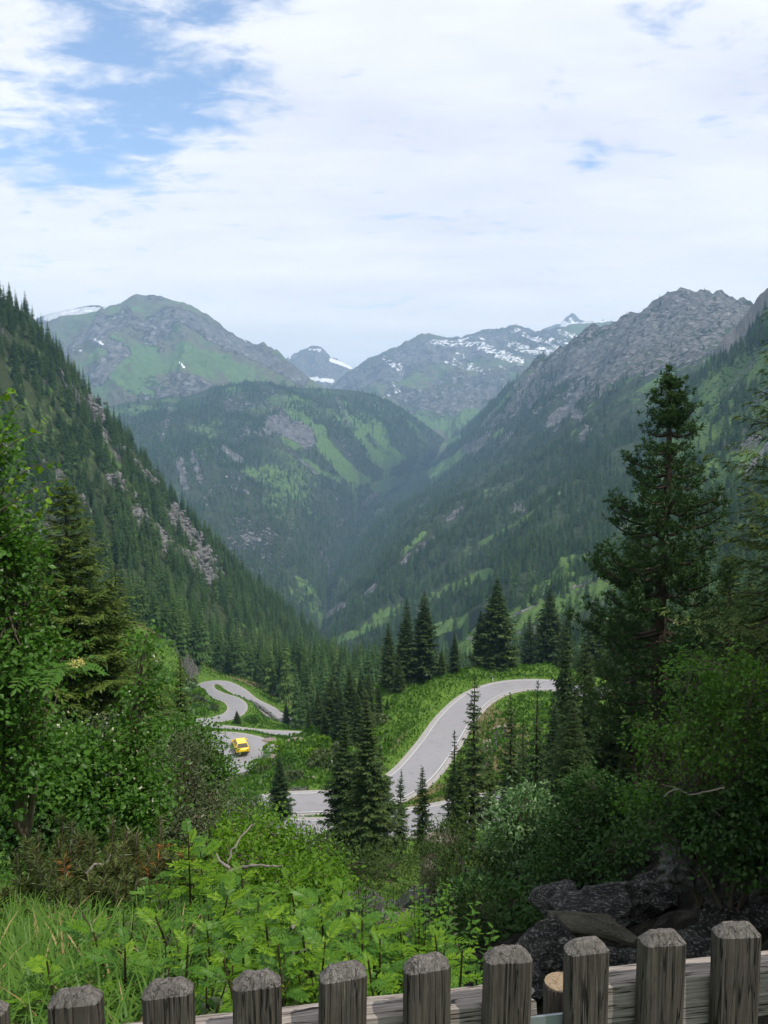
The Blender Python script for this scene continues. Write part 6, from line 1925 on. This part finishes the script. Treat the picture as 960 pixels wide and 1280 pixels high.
def picket_mesh(seed, w=0.070, d=0.031, h=0.9, ch=0.015):
    rg = np.random.default_rng(seed)
    nside = (18, 6, 18, 6)
    out = []
    c = 0.006
    crn = [(-w / 2, -d / 2), (w / 2, -d / 2), (w / 2, d / 2), (-w / 2, d / 2)]
    for k in range(4):
        a, b = np.array(crn[k]), np.array(crn[(k + 1) % 4])
        L = np.linalg.norm(b - a)
        for s in np.linspace(c / L, 1 - c / L, nside[k]):
            out.append(a + (b - a) * s)
    O = np.array(out); n = len(O)
    per = np.arange(n) * 0.37
    nrm = unit(O / (w / 2, d / 2) ** 3 if False else np.stack([np.sign(O[:, 0]) * (np.abs(O[:, 0]) > w / 2 - 1e-4), np.sign(O[:, 1]) * (np.abs(O[:, 1]) > d / 2 - 1e-4)], 1).astype(float))
    zs = np.r_[np.linspace(-h, -0.06, 14), np.linspace(-0.05, -ch, 5)]
    V = []
    for z in zs:
        g = 0.0016 * fbm(per * 3.1 + seed * 9, np.full(n, z * 2.2), 4, seed) + 0.0014 * (ridged(per * 2.0 + seed, np.full(n, z * 0.8), 3, seed + 4) - 0.3)
        V.append(np.c_[O + nrm * g[:, None], np.full(n, z)])
    # bevelled head, rough with weathering
    for f, zz in ((0.5, -ch * 0.5), (1.0, 0.0)):
        sc = np.array([(w / 2 - ch * 0.95 * f) / (w / 2), (d / 2 - 0.0085 * f) / (d / 2)])
        q = O * sc
        V.append(np.c_[q, np.full(n, zz) + 0.0022 * fbm(q[:, 0] * 160 + seed, q[:, 1] * 160, 3, seed + 9)])
    q = O * np.array([0.33, 0.3])
    V.append(np.c_[q, 0.001 + 0.0025 * fbm(q[:, 0] * 150 + seed, q[:, 1] * 150, 3, seed + 8)])
    m = len(V)
    V = np.concatenate(V)
    # lean of the head: no two sawn alike
    tilt = rg.normal(0, 0.05)
    V[:, 2] += np.where(V[:, 2] > -0.03, V[:, 0] * tilt, 0)
    F = []; mi = []
    for i in range(m - 1):
        for j in range(n):
            F.append((i * n + j, i * n + (j + 1) % n, (i + 1) * n + (j + 1) % n, (i + 1) * n + j)); mi.append(1 if i >= m - 4 else 0)
    F.append(tuple(range((m - 1) * n, m * n))); mi.append(1)
    b = MB(); b.add(V, F)
    b.m = mi
    return b.data('picket', [M_PICKET, M_ENDGRAIN])


def build_fence():
    # the nine picket heads seen, and their neighbours outside the frame
    heads = [(95, 1232), (210, 1221), (321, 1210), (429, 1201), (533, 1190), (635, 1180), (733, 1171), (827, 1160), (918, 1149)]
    Hd = -0.785
    pts = [zy(u, v + 4, Hd) for u, v in heads]
    P = np.array(pts)
    # straight line through them
    c = P.mean(0); dirv = np.linalg.svd(P[:, :2] - c[:2])[2][0]
    if dirv[0] < 0:
        dirv = -dirv
    s = (P[:, :2] - c[:2]) @ dirv
    step = (s[-1] - s[0]) / 8
    ang = math.atan2(dirv[1], dirv[0])
    base = np.array([c[0], c[1], Hd])
    fence = link('picket_fence', None, label='weathered grey picket fence across the bottom of the picture', cat='fence', loc=base, rot=(0, 0, ang))
    allS = [s[0] - 3 * step, s[0] - 2 * step, s[0] - step] + list(s) + [s[-1] + step, s[-1] + 2 * step, s[-1] + 3 * step]
    wid = [0.07] * 3 + [0.0715, 0.0715, 0.0695, 0.0695, 0.0705, 0.0725, 0.0675, 0.0705, 0.073] + [0.07] * 3
    for k, x in enumerate(allS):
        dz = [0, 0, 0.0][0] + (0 if 3 <= k <= 11 else 0.004 * math.sin(k * 5))
        z = ((P[k - 3][2] - Hd) + 0.0015 * math.sin(k * 7)) if 3 <= k <= 11 else dz
        link('picket', picket_mesh(400 + k, wid[k]), fence, loc=(x, -0.002, z), rot=(rgp.normal(0, 0.012), rgp.normal(0, 0.009), rgp.normal(0, 0.045)))

    def rail(x0, x1, ztop, hh, yy, seed, broken=False):
        rg = np.random.default_rng(seed)
        L = x1 - x0
        n = int(L / 0.02)
        xs = np.linspace(x0, x1, n)
        d0, d1 = yy, yy + 0.045
        prof = [(d0, -hh), (d0, -hh * 0.5), (d0, -0.004), (d0 + 0.004, 0), (d0 + 0.015, 0.001), (d0 + 0.03, 0), (d1 - 0.004, 0), (d1, -0.005), (d1, -hh)]
        k = len(prof)
        V = np.array([[(x, y, ztop + z) for y, z in prof] for x in xs])
        V[..., 1] += 0.0018 * fbm(V[..., 0] * 9 + seed, V[..., 2] * 90, 3, seed)
        V[..., 2] += 0.002 * fbm(V[..., 0] * 8 + seed, V[..., 1] * 60, 3, seed + 2)
        if broken:
            V[-1, :, 0] += rg.normal(0, 0.006, k)
        F = [(i * k + j, i * k + (j + 1) % k, (i + 1) * k + (j + 1) % k, (i + 1) * k + j) for i in range(n - 1) for j in range(k)]
        F = [f[::-1] for f in F] + [tuple(range(k)), tuple(range((n - 1) * k, n * k))[::-1]]
        b = MB(); b.add(V.reshape(-1, 3), F)
        link('rail', b.data('rail', [M_RAIL]), fence)
    # rail tops read from the picture just behind the pickets
    xa = s[5] + 0.052                          # the left rail stops short right of the sixth head
    rail(s[0] - 3.3 * step, xa, -0.104, 0.085, 0.018, 1, True)
    rail(s[6] + 0.012, s[-1] + 3.3 * step, -0.096, 0.085, 0.019, 2)
    # a round post behind the gap between them, cut flat at its head
    b = MB(); b.tube([(0, 0, -1.0), (0, 0, -0.004), (0, 0, 0)], [0.034, 0.034, 0.032], 20)
    mb2 = MB(); mb2.tube([(0, 0, -0.002), (0, 0, 0.0015)], 0.0318, 20)
    x = s[6] + 0.008
    po = link('post', b.data('post', [M_PICKET], True), fence, loc=(x, 0.105, -0.150), rot=(-0.12, 0.03, 0))
    link('cut_end', mb2.data('cut_end', [M_LOG]), po)
    # a steel plate bolted under the gap
    b = MB(); b.box((0, 0, 0), (0.085, 0.004, 0.12)); b.box((0, -0.004, 0.03), (0.012, 0.006, 0.012)); b.box((0, -0.004, -0.03), (0.012, 0.006, 0.012))
    link('steel_plate', b.data('steel_plate', [M_STEEL]), fence, loc=(s[5] + 0.062, 0.012, -0.19))
    # small square spacer block to the right of the post
    return fence


build_fence()

# ------------------------------------------------------------------ haze of the valley air
hz = bpy.data.materials.new('haze')
hz.use_nodes = True
t = NT(hz.node_tree)
vol = t.n('ShaderNodeVolumePrincipled', {'Color': (0.42, 0.67, 1.0, 1), 'Density': 1.12e-4, 'Anisotropy': 0.0, 'Absorption Color': (0.05, 0.05, 0.05, 1)})
for nm in ('Density Attribute', 'Color Attribute', 'Temperature Attribute'):
    if nm in vol.inputs:
        vol.inputs[nm].default_value = ''
out = t.n('ShaderNodeOutputMaterial')
t.t.links.new(vol.outputs[0], out.inputs['Volume'])
b = MB(); b.box((0, 3000, 269.5), (34000, 34000, 1941))
ho = link('haze', b.data('haze', [hz]), kind='stuff', label='pale blue haze filling the valley')
ho.display_type = 'WIRE'
